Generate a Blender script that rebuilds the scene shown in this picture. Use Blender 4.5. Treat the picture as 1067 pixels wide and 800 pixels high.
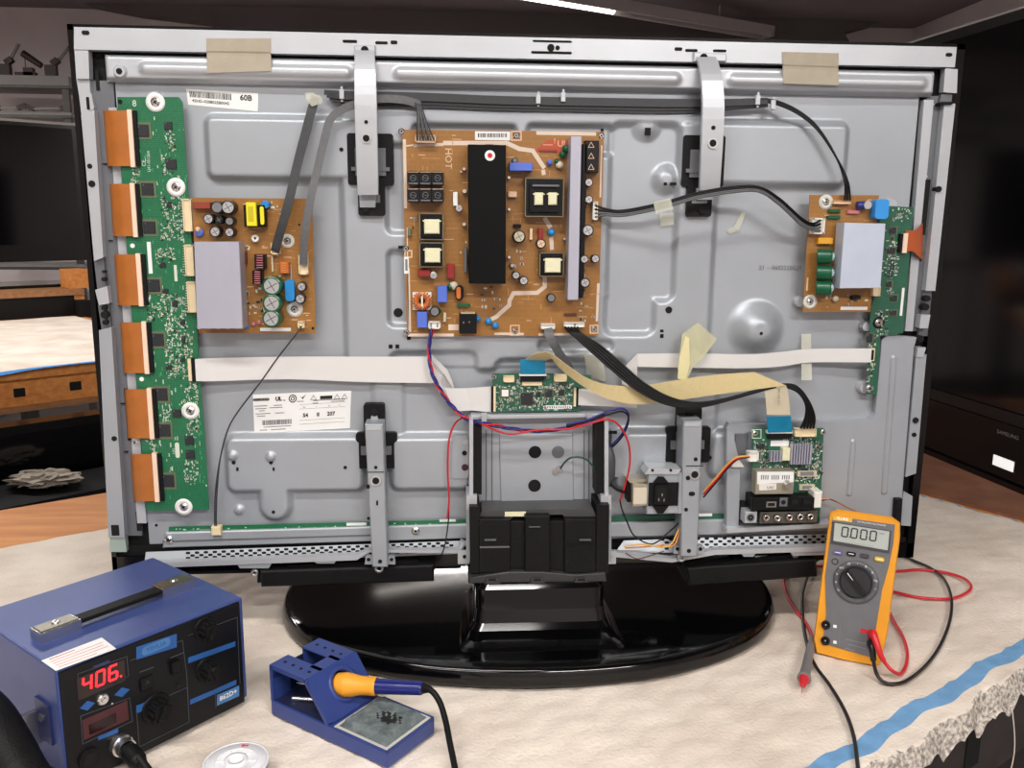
import bpy, math, random
import numpy as np
from mathutils import Vector, Matrix
random.seed(7); rng=np.random.RandomState(5)
for o in list(bpy.data.objects): bpy.data.objects.remove(o)
SC=bpy.context.scene; COL=SC.collection
V=Vector
# ------------------------------------------------------------------ camera
ZT=0.90                      # bench top height
ZO=ZT+0.405                  # height of the centre of the television
def camaxes(p,y,r):
    f=V((-math.sin(y)*math.cos(p),math.cos(y)*math.cos(p),-math.sin(p)))
    rt=V((math.cos(y),math.sin(y),0)); up=rt.cross(f)
    return rt*math.cos(r)+up*math.sin(r), -rt*math.sin(r)+up*math.cos(r), f
RT,UP,FW=camaxes(0.190884413,-0.0677517073,0.00856909901)
CP=V((-0.08990429,-1.0494463,0.116776765+ZO)); FPX=901.754490
cam=bpy.data.cameras.new('camera'); camo=bpy.data.objects.new('camera',cam); COL.objects.link(camo)
M=Matrix((RT,UP,-FW)).transposed().to_4x4(); M.translation=CP; camo.matrix_world=M
cam.sensor_width=36; cam.lens=36*FPX/1067; cam.clip_start=.01; SC.camera=camo
SC.view_settings.view_transform='Standard'; SC.view_settings.look='None'
SC.view_settings.exposure=-0.1; SC.view_settings.gamma=1; SC.view_settings.use_curve_mapping=False
# ------------------------------------------------------------------ world and large lights
w=bpy.data.worlds.new('world'); SC.world=w; w.use_nodes=True
w.node_tree.nodes['Background'].inputs[0].default_value=(.95,.97,1,1)
w.node_tree.nodes['Background'].inputs[1].default_value=0.25
def area(name,loc,size,sy,power,target,col=(1,.97,.93)):
    l=bpy.data.lights.new(name,'AREA'); l.shape='RECTANGLE'; l.size=size; l.size_y=sy; l.energy=power; l.color=col
    o=bpy.data.objects.new(name,l); COL.objects.link(o); o.location=loc
    o.rotation_euler=(V(target)-V(loc)).to_track_quat('-Z','Y').to_euler(); return o
area('lamp_and_fill_light',(-0.5,-1.05,2.60),1.3,.12,27,(-.5,-1.05,0))
area('lamp_and_fill_light',(0.9,-2.3,2.60),1.3,.12,62,(.9,-2.0,0))  # added off-frame fill for the upright chassis, behind the viewer
area('lamp_and_fill_light',(-1.0,-2.3,2.60),1.3,.12,19,(-1.0,-2.0,0))  # second added frontal fill, behind the viewer on the left
area('lamp_and_fill_light',(-1.7,2.2,2.60),1.3,.12,25,(-1.7,2.2,0))
area('lamp_and_fill_light',(0.23,4.55,2.62),1.3,.12,40,(.23,4.55,0))
area('lamp_and_fill_light',(2.5,1.4,2.60),1.3,.12,50,(2.5,1.4,0))  # added unseen light that brightens the right wall
area('lamp_and_fill_light',(-4.0,2.7,2.60),1.3,.12,80,(-4.0,2.7,0))  # added unseen light that brightens the left and back walls
# ------------------------------------------------------------------ pixel rays -> points on real surfaces of the place
def ray(px,py): return FW+RT*((px-533.5)/FPX)+UP*((400-py)/FPX)
class Face:
    def __init__(s,o,ex,n):
        s.o=V(o); s.n=V(n).normalized(); s.ex=V(ex).normalized(); s.ey=s.n.cross(s.ex).normalized()
    def W(s,a,b,h=0): return s.o+s.ex*a+s.ey*b+s.n*h
    def ab(s,px,py,h=0):
        d=ray(px,py); t=((s.o+s.n*h-CP).dot(s.n))/d.dot(s.n); p=CP+d*t-s.o
        return p.dot(s.ex),p.dot(s.ey)
    def P(s,px,py,h=0):
        a,b=s.ab(px,py,h); return s.W(a,b,h)
TV=Face((0,0,ZO),(1,0,0),(0,-1,0))
TB=Face((0,0,ZT),(1,0,0),(0,0,1))
def T(px,py,d=0): return TV.P(px,py,d)
def G(px,py,h=0): return TB.P(px,py,h)
# ------------------------------------------------------------------ materials
def lin(c):
    return tuple([((x/255)/12.92 if x/255<=.04045 else ((x/255+.055)/1.055)**2.4) for x in c])+(1,)
MATS={}
def mat(name,rgb,rough=.5,metal=0,noise=0,nscale=40,bump=0,bscale=200,emit=0,alpha=1,rgb2=None,coat=0,stretch=None,trans=0,spec=None):
    if name in MATS: return MATS[name]
    m=bpy.data.materials.new(name); m.use_nodes=True; nt=m.node_tree; b=nt.nodes['Principled BSDF']
    c=lin(rgb); b.inputs['Base Color'].default_value=c; b.inputs['Roughness'].default_value=rough
    b.inputs['Metallic'].default_value=metal
    if spec is not None: b.inputs['Specular IOR Level'].default_value=spec
    if coat: b.inputs['Coat Weight'].default_value=coat
    if alpha<1: b.inputs['Alpha'].default_value=alpha
    if trans: b.inputs['Transmission Weight'].default_value=trans
    tc=nt.nodes.new('ShaderNodeTexCoord')
    mp=nt.nodes.new('ShaderNodeMapping'); nt.links.new(tc.outputs['Object'],mp.inputs[0])
    if stretch: mp.inputs['Scale'].default_value=stretch
    n=nt.nodes.new('ShaderNodeTexNoise'); n.inputs['Scale'].default_value=nscale; n.inputs['Detail'].default_value=5
    nt.links.new(mp.outputs[0],n.inputs[0])
    r=nt.nodes.new('ShaderNodeValToRGB'); nt.links.new(n.outputs[0],r.inputs[0])
    k=noise if noise else .03
    c2=lin(rgb2) if rgb2 else tuple([min(1,x*(1+k)) for x in c[:3]])+(1,)
    c1=c if rgb2 else tuple([x*(1-k) for x in c[:3]])+(1,)
    r.color_ramp.elements[0].color=c1; r.color_ramp.elements[1].color=c2
    r.color_ramp.elements[0].position=.35; r.color_ramp.elements[1].position=.65
    nt.links.new(r.outputs[0],b.inputs['Base Color'])
    if bump:
        n2=nt.nodes.new('ShaderNodeTexNoise'); n2.inputs['Scale'].default_value=bscale; nt.links.new(mp.outputs[0],n2.inputs[0])
        bp=nt.nodes.new('ShaderNodeBump'); bp.inputs['Strength'].default_value=bump; bp.inputs['Distance'].default_value=.002
        nt.links.new(n2.outputs[0],bp.inputs['Height']); nt.links.new(bp.outputs[0],b.inputs['Normal'])
    if emit:
        b.inputs['Emission Color'].default_value=c; b.inputs['Emission Strength'].default_value=emit
    MATS[name]=m; return m
STEEL=mat('galvanised_steel',(168,173,179),.42,.35,.05,9)
STEEL2=mat('galvanised_steel_frame',(190,193,198),.40,.35,.04,14)
STEELD=mat('steel_channel',(108,110,115),.5,.3,.06,20)
CHROME=mat('chrome',(215,212,208),.22,.95)
BLACK=mat('black_plastic',(14,14,16),.45,0,.1,60,.15,400,spec=.25)
BLACKM=mat('black_matt_plastic',(17,17,18),.55,0,.1,60,.2,500,spec=.22)
GLOSS=mat('gloss_black_plastic',(5,5,6),.10,0,.05,20)
HOLE=mat('dark_hole',(9,9,10),.9)
WHITE=mat('white_plastic',(226,224,216),.5)
PAPER=mat('white_paper',(232,232,230),.75,0,.03,20)
INK=mat('black_ink',(22,22,24),.7)
INKG=mat('grey_ink',(120,120,122),.7)
SILK=mat('silkscreen_white',(205,214,196),.7)
SILKO=mat('silkscreen_cream',(224,190,158),.6)
CREAM=mat('cream_connector',(226,208,170),.5)
SILVER=mat('solder_and_glare_silver',(205,205,205),.3,.7)
KAPTON=mat('kapton_flex',(170,100,40),.38,0,.08,60)
OLIVE=mat('tinned_pads',(98,112,84),.5,.2)
ICB=mat('chip_black',(36,37,42),.45,0,.1,200)
LAV=mat('anodised_heatsink',(178,178,192),.38,.25,.05,5,stretch=(6,1,1))
BHS=mat('black_heatsink',(8,9,10),.6,spec=.15)
GCAP=mat('green_sleeve',(14,86,56),.28,0,.1,60)
KCAP=mat('black_sleeve',(22,21,25),.35,spec=.3)
BCAP=mat('blue_film',(30,132,200),.35)
BLUEB=mat('blue_box_film',(84,112,204),.45)
REDF=mat('red_film',(140,34,32),.4)
REDB=mat('red_brown_film',(142,60,44),.4)
YEL=mat('yellow_tape',(232,218,30),.45)
YBOX=mat('yellow_block',(222,160,40),.45)
IVORY=mat('ivory_tape',(226,222,186),.45,0,.06,120,stretch=(1,1,8))
COPPER=mat('copper_coil',(206,116,56),.35,.3,.3,900,stretch=(8,1,1))
PINKW=mat('pink_wire',(190,110,120),.4)
LBLUE=mat('stiffener_blue',(18,128,168),.4,0,.08,80)
FLATW=mat('white_flat_cable',(218,216,214),.45,0,.02,400,stretch=(1,1,30))
FLATC=mat('cream_flat_cable',(214,196,146),.45,0,.03,300)
GREYC=mat('grey_cable',(92,93,95),.5,0,.1,200)
DGREYC=mat('dark_grey_cable',(48,49,52),.5,0,.1,200)
BLKC=mat('black_cable',(16,16,18),.4,spec=.3)
REDC=mat('red_cable',(196,28,40),.4)
NAVYC=mat('navy_cable',(34,40,120),.4)
GRNC=mat('green_cable',(30,74,56),.4)
ORGC=mat('orange_cable',(222,130,50),.4)
YELC=mat('yellow_cable',(212,170,80),.4)
BRNC=mat('brown_cable',(92,52,48),.4)
TAPE=mat('masking_tape',(168,158,140),.7,0,.05,60)
CLEAR=mat('clear_tape',(222,222,205),.25,0,.05,60,alpha=.42)
NATUR=mat('nylon_washer',(226,226,218),.35,0,alpha=.8)
TAN=mat('tuner_shield',(176,168,150),.4,.5)
def pcb(name,a,b,c,sc,rough=.38):
    m=bpy.data.materials.new(name); m.use_nodes=True; nt=m.node_tree; p=nt.nodes['Principled BSDF']
    p.inputs['Roughness'].default_value=rough
    tc=nt.nodes.new('ShaderNodeTexCoord'); mp=nt.nodes.new('ShaderNodeMapping'); mp.inputs['Rotation'].default_value=(math.pi/2,0,0)
    nt.links.new(tc.outputs['Object'],mp.inputs[0])
    br=nt.nodes.new('ShaderNodeTexBrick'); br.inputs['Scale'].default_value=sc; br.inputs['Mortar Size'].default_value=.035
    br.offset=.37; br.squash=1.7; br.squash_frequency=3
    br.inputs['Color1'].default_value=lin(a); br.inputs['Color2'].default_value=lin(b); br.inputs['Mortar'].default_value=lin(c)
    nt.links.new(mp.outputs[0],br.inputs[0])
    n=nt.nodes.new('ShaderNodeTexNoise'); n.inputs['Scale'].default_value=55; n.inputs['Detail'].default_value=4; nt.links.new(mp.outputs[0],n.inputs[0])
    mx=nt.nodes.new('ShaderNodeMix'); mx.data_type='RGBA'; mx.inputs[6].default_value=lin(a)
    nt.links.new(n.outputs[0],mx.inputs[0]); nt.links.new(br.outputs[0],mx.inputs[7]); nt.links.new(mx.outputs[2],p.inputs['Base Color'])
    MATS[name]=m; return m
PCBG=pcb('green_circuit_board',(20,96,62),(26,108,70),(60,132,90),110)
PCBD=pcb('dark_green_circuit_board',(26,80,62),(34,92,70),(70,124,96),160)
PCBO=pcb('brown_circuit_board',(148,102,48),(154,107,52),(160,114,58),45)
# ------------------------------------------------------------------ mesh builder
def catmull(pts,k=6):
    pts=[V(p) for p in pts]; out=[]
    n=len(pts)
    for i in range(n-1):
        p0=pts[max(i-1,0)];p1=pts[i];p2=pts[i+1];p3=pts[min(i+2,n-1)]
        for j in range(k):
            t=j/k
            out.append(.5*((2*p1)+(p2-p0)*t+(2*p0-5*p1+4*p2-p3)*t*t+(3*p1-p0-3*p2+p3)*t**3))
    out.append(pts[-1]); return out
ROOTS={}
class MB:
    def __init__(s): s.v=[];s.f=[];s.m=[];s.s=[];s.mats=[]
    def mi(s,m):
        if m not in s.mats: s.mats.append(m)
        return s.mats.index(m)
    def add(s,vs,fs,m,smooth=False):
        o=len(s.v); s.v+=[tuple(v) for v in vs]; k=s.mi(m)
        for f in fs: s.f.append([i+o for i in f]); s.m.append(k); s.s.append(smooth)
    def hexa(s,b,t,m):            # bottom quad, top quad (same order)
        s.add(list(b)+list(t),[(3,2,1,0),(4,5,6,7),(0,1,5,4),(1,2,6,5),(2,3,7,6),(3,0,4,7)],m)
    def prism(s,b,t,m,mside=None,smooth=False):
        n=len(b); s.add(list(b)+list(t),[tuple(range(n-1,-1,-1)),tuple(range(n,2*n))],m)
        s.add(list(b)+list(t),[(i,(i+1)%n,n+(i+1)%n,n+i) for i in range(n)],mside or m,smooth)
    # on a face
    def poly(s,F,ab,h0,h1,m,inset=0,mside=None):
        if inset:
            cx=sum(p[0] for p in ab)/len(ab); cy=sum(p[1] for p in ab)/len(ab)
            hm=h1-abs(inset) if h1>h0 else h1
            def sh(p):
                dx,dy=p[0]-cx,p[1]-cy; return (p[0]-math.copysign(min(inset,abs(dx)),dx),p[1]-math.copysign(min(inset,abs(dy)),dy))
            s.prism([F.W(a,b,h0) for a,b in ab],[F.W(a,b,hm) for a,b in ab],m,mside)
            s.prism([F.W(a,b,hm) for a,b in ab],[F.W(*sh(p),h1) for p in ab],m,mside)
        else: s.prism([F.W(a,b,h0) for a,b in ab],[F.W(a,b,h1) for a,b in ab],m,mside)
    def ppx(s,F,pts,h0,h1,m,inset=0,mside=None): s.poly(F,[F.ab(x,y,h1) for x,y in pts],h0,h1,m,inset,mside)
    def rect(s,F,a,b,w,h,h0,h1,m,inset=0,ang=0,mside=None):
        c,sn=math.cos(ang),math.sin(ang)
        s.poly(F,[(a+x*c-y*sn,b+x*sn+y*c) for x,y in ((-w/2,-h/2),(w/2,-h/2),(w/2,h/2),(-w/2,h/2))],h0,h1,m,inset,mside)
    def rpx(s,F,x0,y0,x1,y1,h0,h1,m,inset=0,ang=0,mside=None):
        xc,yc=(x0+x1)/2,(y0+y1)/2
        a,b=F.ab(xc,yc,h1); w=abs(F.ab(x1,yc,h1)[0]-F.ab(x0,yc,h1)[0]); h=abs(F.ab(xc,y0,h1)[1]-F.ab(xc,y1,h1)[1])
        s.rect(F,a,b,w,h,h0,h1,m,inset,ang,mside)
    def rrect(s,F,a,b,w,h,r,h0,h1,m,k=5,mside=None):
        ab=[]
        for cx,cy,t0 in ((w/2-r,h/2-r,0),(-w/2+r,h/2-r,90),(-w/2+r,-h/2+r,180),(w/2-r,-h/2+r,270)):
            for i in range(k+1):
                t=math.radians(t0+90*i/k); ab.append((a+cx+r*math.cos(t),b+cy+r*math.sin(t)))
        s.poly(F,ab,h0,h1,m,mside=mside)
    def rrpx(s,F,x0,y0,x1,y1,rpx,h0,h1,m,mside=None):
        xc,yc=(x0+x1)/2,(y0+y1)/2
        a,b=F.ab(xc,yc,h1); w=abs(F.ab(x1,yc,h1)[0]-F.ab(x0,yc,h1)[0]); h=abs(F.ab(xc,y0,h1)[1]-F.ab(xc,y1,h1)[1])
        s.rrect(F,a,b,w,h,rpx*w/abs(x1-x0),h0,h1,m,mside=mside)
    def disc(s,F,a,b,r,h0,h1,m,n=20,r1=None,mside=None):
        r1=r if r1 is None else r1
        P=[(math.cos(2*math.pi*i/n),math.sin(2*math.pi*i/n)) for i in range(n)]
        s.prism([F.W(a+r*x,b+r*y,h0) for x,y in P],[F.W(a+r1*x,b+r1*y,h1) for x,y in P],m,mside,True)
    def dpx(s,F,x,y,rpx,h0,h1,m,n=20,k1=1,mside=None):
        a,b=F.ab(x,y,h1); r=abs(F.ab(x+rpx,y,h1)[0]-a); s.disc(F,a,b,r,h0,h1,m,n,r*k1,mside)
    def ring(s,F,a,b,ri,ro,h0,h1,m,n=24):
        c=[(math.cos(2*math.pi*i/n),math.sin(2*math.pi*i/n)) for i in range(n)]
        vs=[F.W(a+r*x,b+r*y,h) for (r,h) in ((ri,h0),(ri,h1),(ro,h1),(ro,h0)) for x,y in c]
        fs=[]
        for q in range(4):
            for i in range(n): fs.append((q*n+i,q*n+(i+1)%n,((q+1)%4)*n+(i+1)%n,((q+1)%4)*n+i))
        s.add(vs,fs,m,True)
    def line(s,F,ab,w,h0,h1,m):
        for (a0,b0),(a1,b1) in zip(ab,ab[1:]):
            L=math.hypot(a1-a0,b1-b0)
            if L>0: s.rect(F,(a0+a1)/2,(b0+b1)/2,L+w*.6,w,h0,h1,m,0,math.atan2(b1-b0,a1-a0)); h1+=.00006
    def lpx(s,F,pts,wm,h0,h1,m): s.line(F,[F.ab(x,y,h1) for x,y in pts],wm,h0,h1,m)
    def frame_basis(s,p0,p1):
        z=(V(p1)-V(p0)).normalized(); x=z.orthogonal().normalized(); return x,z.cross(x),z
    def cyl(s,p0,p1,r0,m,r1=None,n=20,cap=None):
        p0,p1=V(p0),V(p1); r1=r0 if r1 is None else r1; x,y,z=s.frame_basis(p0,p1)
        c=[(x*math.cos(2*math.pi*i/n)+y*math.sin(2*math.pi*i/n)) for i in range(n)]
        vs=[p0+q*r0 for q in c]+[p1+q*r1 for q in c]
        s.add(vs,[(i,(i+1)%n,n+(i+1)%n,n+i) for i in range(n)],m,True)
        s.add(vs[:n],[tuple(range(n-1,-1,-1))],m); s.add(vs[n:],[tuple(range(n))],cap or m)
    def lathe(s,p0,p1,prof,m,n=28,mlist=None):   # prof: (t along m, r)
        p0,p1=V(p0),V(p1); x,y,z=s.frame_basis(p0,p1)
        c=[(x*math.cos(2*math.pi*i/n)+y*math.sin(2*math.pi*i/n)) for i in range(n)]
        for k,((t0,r0),(t1,r1)) in enumerate(zip(prof,prof[1:])):
            vs=[p0+z*t0+q*r0 for q in c]+[p0+z*t1+q*r1 for q in c]
            s.add(vs,[(i,(i+1)%n,n+(i+1)%n,n+i) for i in range(n)],mlist[k] if mlist else m,True)
    def tube(s,pts,r,m,n=8,k=6,rf=None):
        P=catmull(pts,k) if k else [V(p) for p in pts]
        t=[(P[min(i+1,len(P)-1)]-P[max(i-1,0)]).normalized() for i in range(len(P))]
        x=t[0].orthogonal().normalized(); vs=[]
        for i,p in enumerate(P):
            x=(x-t[i]*x.dot(t[i])).normalized(); y=t[i].cross(x); rr=r if rf is None else rf(i/(len(P)-1))
            for j in range(n):
                a=2*math.pi*j/n; vs.append(p+x*rr*math.cos(a)+y*rr*math.sin(a))
        fs=[(i*n+j,i*n+(j+1)%n,(i+1)*n+(j+1)%n,(i+1)*n+j) for i in range(len(P)-1) for j in range(n)]
        s.add(vs,fs,m,True); s.add(vs[:n],[tuple(range(n-1,-1,-1))],m); s.add(vs[-n:],[tuple(range(n))],m)
    def strip(s,A,B,th,m,k=5,smooth=True,m2=None):   # two edges
        if k: A=catmull(A,k);B=catmull(B,k)
        A=[V(a) for a in A];B=[V(b) for b in B]; n=len(A); vs=[]
        for i in range(n):
            t=(A[min(i+1,n-1)]-A[max(i-1,0)])+(B[min(i+1,n-1)]-B[max(i-1,0)])
            nn=t.cross(B[i]-A[i]); nn=nn.normalized() if nn.length>1e-9 else V((0,-1,0))
            vs+=[A[i]+nn*th/2,B[i]+nn*th/2,B[i]-nn*th/2,A[i]-nn*th/2]
        fs=[]
        for i in range(n-1):
            for q in range(4): fs.append((4*i+q,4*i+(q+1)%4,4*i+4+(q+1)%4,4*i+4+q))
        fs+=[(3,2,1,0),(4*n-4,4*n-3,4*n-2,4*n-1)]
        s.add(vs,fs,m,False)
    def ribbon(s,pts,wid,nrm,th,m,k=6,n2=None):
        P=catmull(pts,k) if k else [V(p) for p in pts]; A=[];B=[]
        for i,p in enumerate(P):
            t=(P[min(i+1,len(P)-1)]-P[max(i-1,0)]).normalized()
            f=i/(len(P)-1); nv=V(nrm) if n2 is None else V(nrm).lerp(V(n2),f)
            sd=t.cross(nv).normalized(); w=wid(f) if callable(wid) else wid
            A.append(p-sd*w/2);B.append(p+sd*w/2)
        s.strip(A,B,th,m,0)
    def grid(s,X,Y,H,F,m,smooth=True,mfun=None):
        ny,nx=H.shape; o=len(s.v)
        e=F.ex;y=F.ey;n=F.n;oo=F.o
        Pts=(np.array(oo)[None,None]+X[...,None]*np.array(e)+Y[...,None]*np.array(y)+H[...,None]*np.array(n)).reshape(-1,3)
        s.v+= [tuple(p) for p in Pts]; k=s.mi(m)
        for j in range(ny-1):
            for i in range(nx-1):
                s.f.append([o+j*nx+i,o+j*nx+i+1,o+(j+1)*nx+i+1,o+(j+1)*nx+i])
                s.m.append(s.mi(mfun(j,i)) if mfun else k); s.s.append(smooth)
    def text(s,F,txt,a,b,size,h,m,ang=0,bold=0,sx=1,align='CENTER',th=.00012,ey=None):
        cu=bpy.data.curves.new('t','FONT'); cu.body=txt; cu.size=size; cu.align_x=align; cu.align_y='CENTER'; cu.offset=bold*size*.02
        cu.resolution_u=2
        o=bpy.data.objects.new('t',cu); COL.objects.link(o); bpy.context.view_layer.update()
        me=o.evaluated_get(bpy.context.evaluated_depsgraph_get()).to_mesh()
        c,sn=math.cos(ang),math.sin(ang)
        vs=[F.W(a+(v.co.x*sx)*c-v.co.y*sn,b+(v.co.x*sx)*sn+v.co.y*c,h) for v in me.vertices]
        fs=[tuple(p.vertices) for p in me.polygons]
        if vs: s.add(vs,fs,m)
        o.evaluated_get(bpy.context.evaluated_depsgraph_get()).to_mesh_clear()
        bpy.data.objects.remove(o); bpy.data.curves.remove(cu)
    def tpx(s,F,txt,px,py,size,h,m,**k):
        a,b=F.ab(px,py,h); s.text(F,txt,a,b,size,h,m,**k)
    def build(s,name,parent=None,bevel=0,kind=None,solid=0,label=None,loc=None):
        me=bpy.data.meshes.new(name)
        arr=np.array(s.v); 
        org=V(loc) if loc is not None else V(((arr[:,0].min()+arr[:,0].max())/2,(arr[:,1].min()+arr[:,1].max())/2,arr[:,2].min()))
        arr=arr-np.array(org)
        me.from_pydata(arr.tolist(),[],s.f); 
        for m in s.mats: me.materials.append(m)
        me.polygons.foreach_set('material_index',s.m); me.polygons.foreach_set('use_smooth',s.s)
        me.update()
        import bmesh
        bm=bmesh.new(); bm.from_mesh(me); bmesh.ops.recalc_face_normals(bm,faces=bm.faces); bm.to_mesh(me); bm.free()
        o=bpy.data.objects.new(name,me); COL.objects.link(o)
        if parent is not None: o.parent=parent; o.location=org-ROOTS[parent.name]
        else: o.location=org
        ROOTS[o.name]=org
        if bevel:
            bv=o.modifiers.new('bevel','BEVEL'); bv.width=bevel; bv.segments=2; bv.limit_method='ANGLE'; bv.angle_limit=math.radians(40)
        if kind: o['kind']=kind
        if label and parent is not None: o['label']=label
        return o
def tag(o,label,cat,group=None):
    o['label']=label; o['category']=cat
    if group: o['group']=group
    return o
def empty(name,loc,label,cat,group=None):
    o=bpy.data.objects.new(name,None); COL.objects.link(o); o.location=loc; o.empty_display_size=.05
    ROOTS[o.name]=V(loc); return tag(o,label,cat,group)
def seg7(mb,F,ch,a,b,w,h,t,hh,m,slant=0.08):
    S={'0':'abcdef','1':'bc','2':'abged','3':'abgcd','4':'fgbc','5':'afgcd','6':'afgedc','7':'abc','8':'abcdefg','9':'abcdfg'}[ch]
    seg={'a':((-w/2,h/2),(w/2,h/2)),'d':((-w/2,-h/2),(w/2,-h/2)),'g':((-w/2,0),(w/2,0)),'f':((-w/2,h/2),(-w/2,0)),'e':((-w/2,0),(-w/2,-h/2)),'b':((w/2,h/2),(w/2,0)),'c':((w/2,0),(w/2,-h/2))}
    for q in S:
        (x0,y0),(x1,y1)=seg[q]; g=.12
        X0=x0+(x1-x0)*g;X1=x1-(x1-x0)*g;Y0=y0+(y1-y0)*g;Y1=y1-(y1-y0)*g
        mb.line(F,[(a+X0+Y0*slant,b+Y0),(a+X1+Y1*slant,b+Y1)],t,hh-.0001,hh,m)
# rounded-box distance used for stamped sheet metal
def sdbox(X,Y,x0,y0,x1,y1,r):
    cx,cy=(x0+x1)/2,(y0+y1)/2; qx=np.abs(X-cx)-abs(x1-x0)/2+r; qy=np.abs(Y-cy)-abs(y1-y0)/2+r
    return np.hypot(np.maximum(qx,0),np.maximum(qy,0))+np.minimum(np.maximum(qx,qy),0)-r
def ramp(d,w):
    t=np.clip(-d/w,0,1); return t*t*(3-2*t)
def pxbox(F,X,Y,x0,y0,x1,y1,rp,wp,h=0):
    c0=F.ab((x0+x1)/2,(y0+y1)/2,h); ww=abs(F.ab(x1,(y0+y1)/2,h)[0]-F.ab(x0,(y0+y1)/2,h)[0]); hh=abs(F.ab((x0+x1)/2,y0,h)[1]-F.ab((x0+x1)/2,y1,h)[1])
    k=ww/abs(x1-x0)
    return ramp(sdbox(X,Y,c0[0]-ww/2,c0[1]-hh/2,c0[0]+ww/2,c0[1]+hh/2,rp*k),wp*k)
# ================================================================== SETTING
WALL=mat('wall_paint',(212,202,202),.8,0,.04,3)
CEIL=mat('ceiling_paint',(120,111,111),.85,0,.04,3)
DKPAN=mat('dark_panel_grey',(96,90,90),.85,0,.05,3)  # dark grey for the panel below the ceiling
FLOOR=mat('floor_vinyl',(62,56,54),.6,0,.15,6)
WOOD=mat('pine_wood',(204,124,54),.5,0,.1,7,.15,60,rgb2=(222,150,80),stretch=(1,9,9))
WOODD=mat('dark_pine_wood',(150,104,66),.55,0,.1,7,.15,60,rgb2=(172,122,80),stretch=(1,9,9))
CARD=mat('brown_board',(122,78,56),.7,0,.1,14,.3,60,rgb2=(142,94,68))
CLOTH=mat('quilted_cloth',(216,201,187),.9,0,.1,9,.6,240,rgb2=(236,224,211))
CLOTHE=mat('blue_binding',(112,160,204),.8,0,.08,60,.3,300)
FRAY=mat('frayed_wadding',(222,212,200),.95,0,.3,220,.8,350,rgb2=(128,120,114))
DARKM=mat('dark_metal_shelf',(70,68,66),.45,.4,.1,20)
SHELF=mat('grey_shelf',(132,130,128),.5,.1,.05,20)
def room(name,quad,m):
    mb=MB(); a,b,c,d=[V(p) for p in quad]; n=(b-a).cross(d-a).normalized()*.05
    mb.hexa([a-n,b-n,c-n,d-n],[a,b,c,d],m); return mb.build(name,kind='structure')
X0,X1,Y0,Y1,ZC=-5.0,3.4,-3.2,5.7,2.85
room('floor',[(X0,Y0,0),(X1,Y0,0),(X1,Y1,0),(X0,Y1,0)],FLOOR)
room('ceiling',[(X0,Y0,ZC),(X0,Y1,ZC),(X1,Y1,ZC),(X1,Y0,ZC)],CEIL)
room('wall_back',[(X0,Y1,0),(X1,Y1,0),(X1,Y1,ZC),(X0,Y1,ZC)],WALL)
room('wall_left',[(X0,Y0,0),(X0,Y1,0),(X0,Y1,ZC),(X0,Y0,ZC)],WALL)
room('wall_right',[(X1,Y1,0),(X1,Y0,0),(X1,Y0,ZC),(X1,Y1,ZC)],WALL)
room('wall_front',[(X1,Y0,0),(X0,Y0,0),(X0,Y0,ZC),(X1,Y0,ZC)],WALL)
BK=Face((0,5.5,ZO),(1,0,0),(0,-1,0))
mb=MB(); mb.ppx(BK,[(64,-2),(140,13),(230,24),(300,70),(900,70),(880,34),(1010,-2)],-.19,.0,DKPAN); mb.build('dark_panel_1',kind='structure')  # dark grey panel in front of the back wall
# ---- overhead fluorescent fittings; those for frontal fill and side walls are added
TUBE=mat('lit_tube',(255,246,238),.4,emit=9)
FIX=mat('fixture_enamel',(168,160,158),.5)
def fixture(p0,p1,lit,label):
    p0=V(p0);p1=V(p1); mid=(p0+p1)/2; r=empty('fluorescent_fixture',mid,label,'ceiling light','ceiling light fittings')
    d=(p1-p0).normalized(); sd=d.cross(V((0,0,1))).normalized()
    F=Face(mid+V((0,0,.03)),d,(0,0,-1)); L=(p1-p0).length
    mb=MB(); mb.rect(F,0,0,L,.13,-.03,0,FIX); 
    mb.rect(F,0,.055,L,.02,0,.04,FIX); mb.rect(F,0,-.055,L,.02,0,.04,FIX)
    mb.rect(F,L/2-.01,0,.02,.13,0,.04,FIX); mb.rect(F,-L/2+.01,0,.02,.13,0,.04,FIX); mb.build('housing',r,.003)
    for e in (-.35,.35):
        m2=MB(); m2.cyl(F.W(e*L,0,-.03),V(F.W(e*L,0,-.03))+V((0,0,ZC-mid.z-.06)),.006,FIX,n=8); m2.build('hanger',r)
    t=MB(); a=mid-d*(L/2-.02); b=mid-d*(L/2-.02-L*lit); t.cyl(a,b,.022,TUBE,n=14); t.build('tube',r)
    return r
def Z(px,py,z):
    d=ray(px,py); return CP+d*((z-CP.z)/d.z)
fixture(Z(350,-37,2.70),Z(800,38,2.70),.56,'long grey ceiling light fitting with glowing tube above the television')
fixture((-1.2,-1.05,2.66),(.2,-1.05,2.66),.97,'ceiling light fitting with lit tube over the bench front')
fixture((.2,-2.3,2.66),(1.6,-2.3,2.66),.97,'added ceiling light fitting for frontal fill, lit tube behind the viewer to the right')
fixture((-1.7,-2.3,2.66),(-.3,-2.3,2.66),.97,'added ceiling light fitting for frontal fill, lit tube behind the viewer to the left')
fixture((1.8,1.4,2.66),(3.2,1.4,2.66),.97,'added ceiling light fitting with lit tube brightening the wall at the far right of the room')
fixture((-4.7,2.7,2.66),(-3.3,2.7,2.66),.97,'added ceiling light fitting with lit tube brightening the walls at the far left')
fixture((-2.4,2.2,2.66),(-1.0,2.2,2.66),.97,'ceiling light fitting with lit tube over the far left bench')
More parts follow.
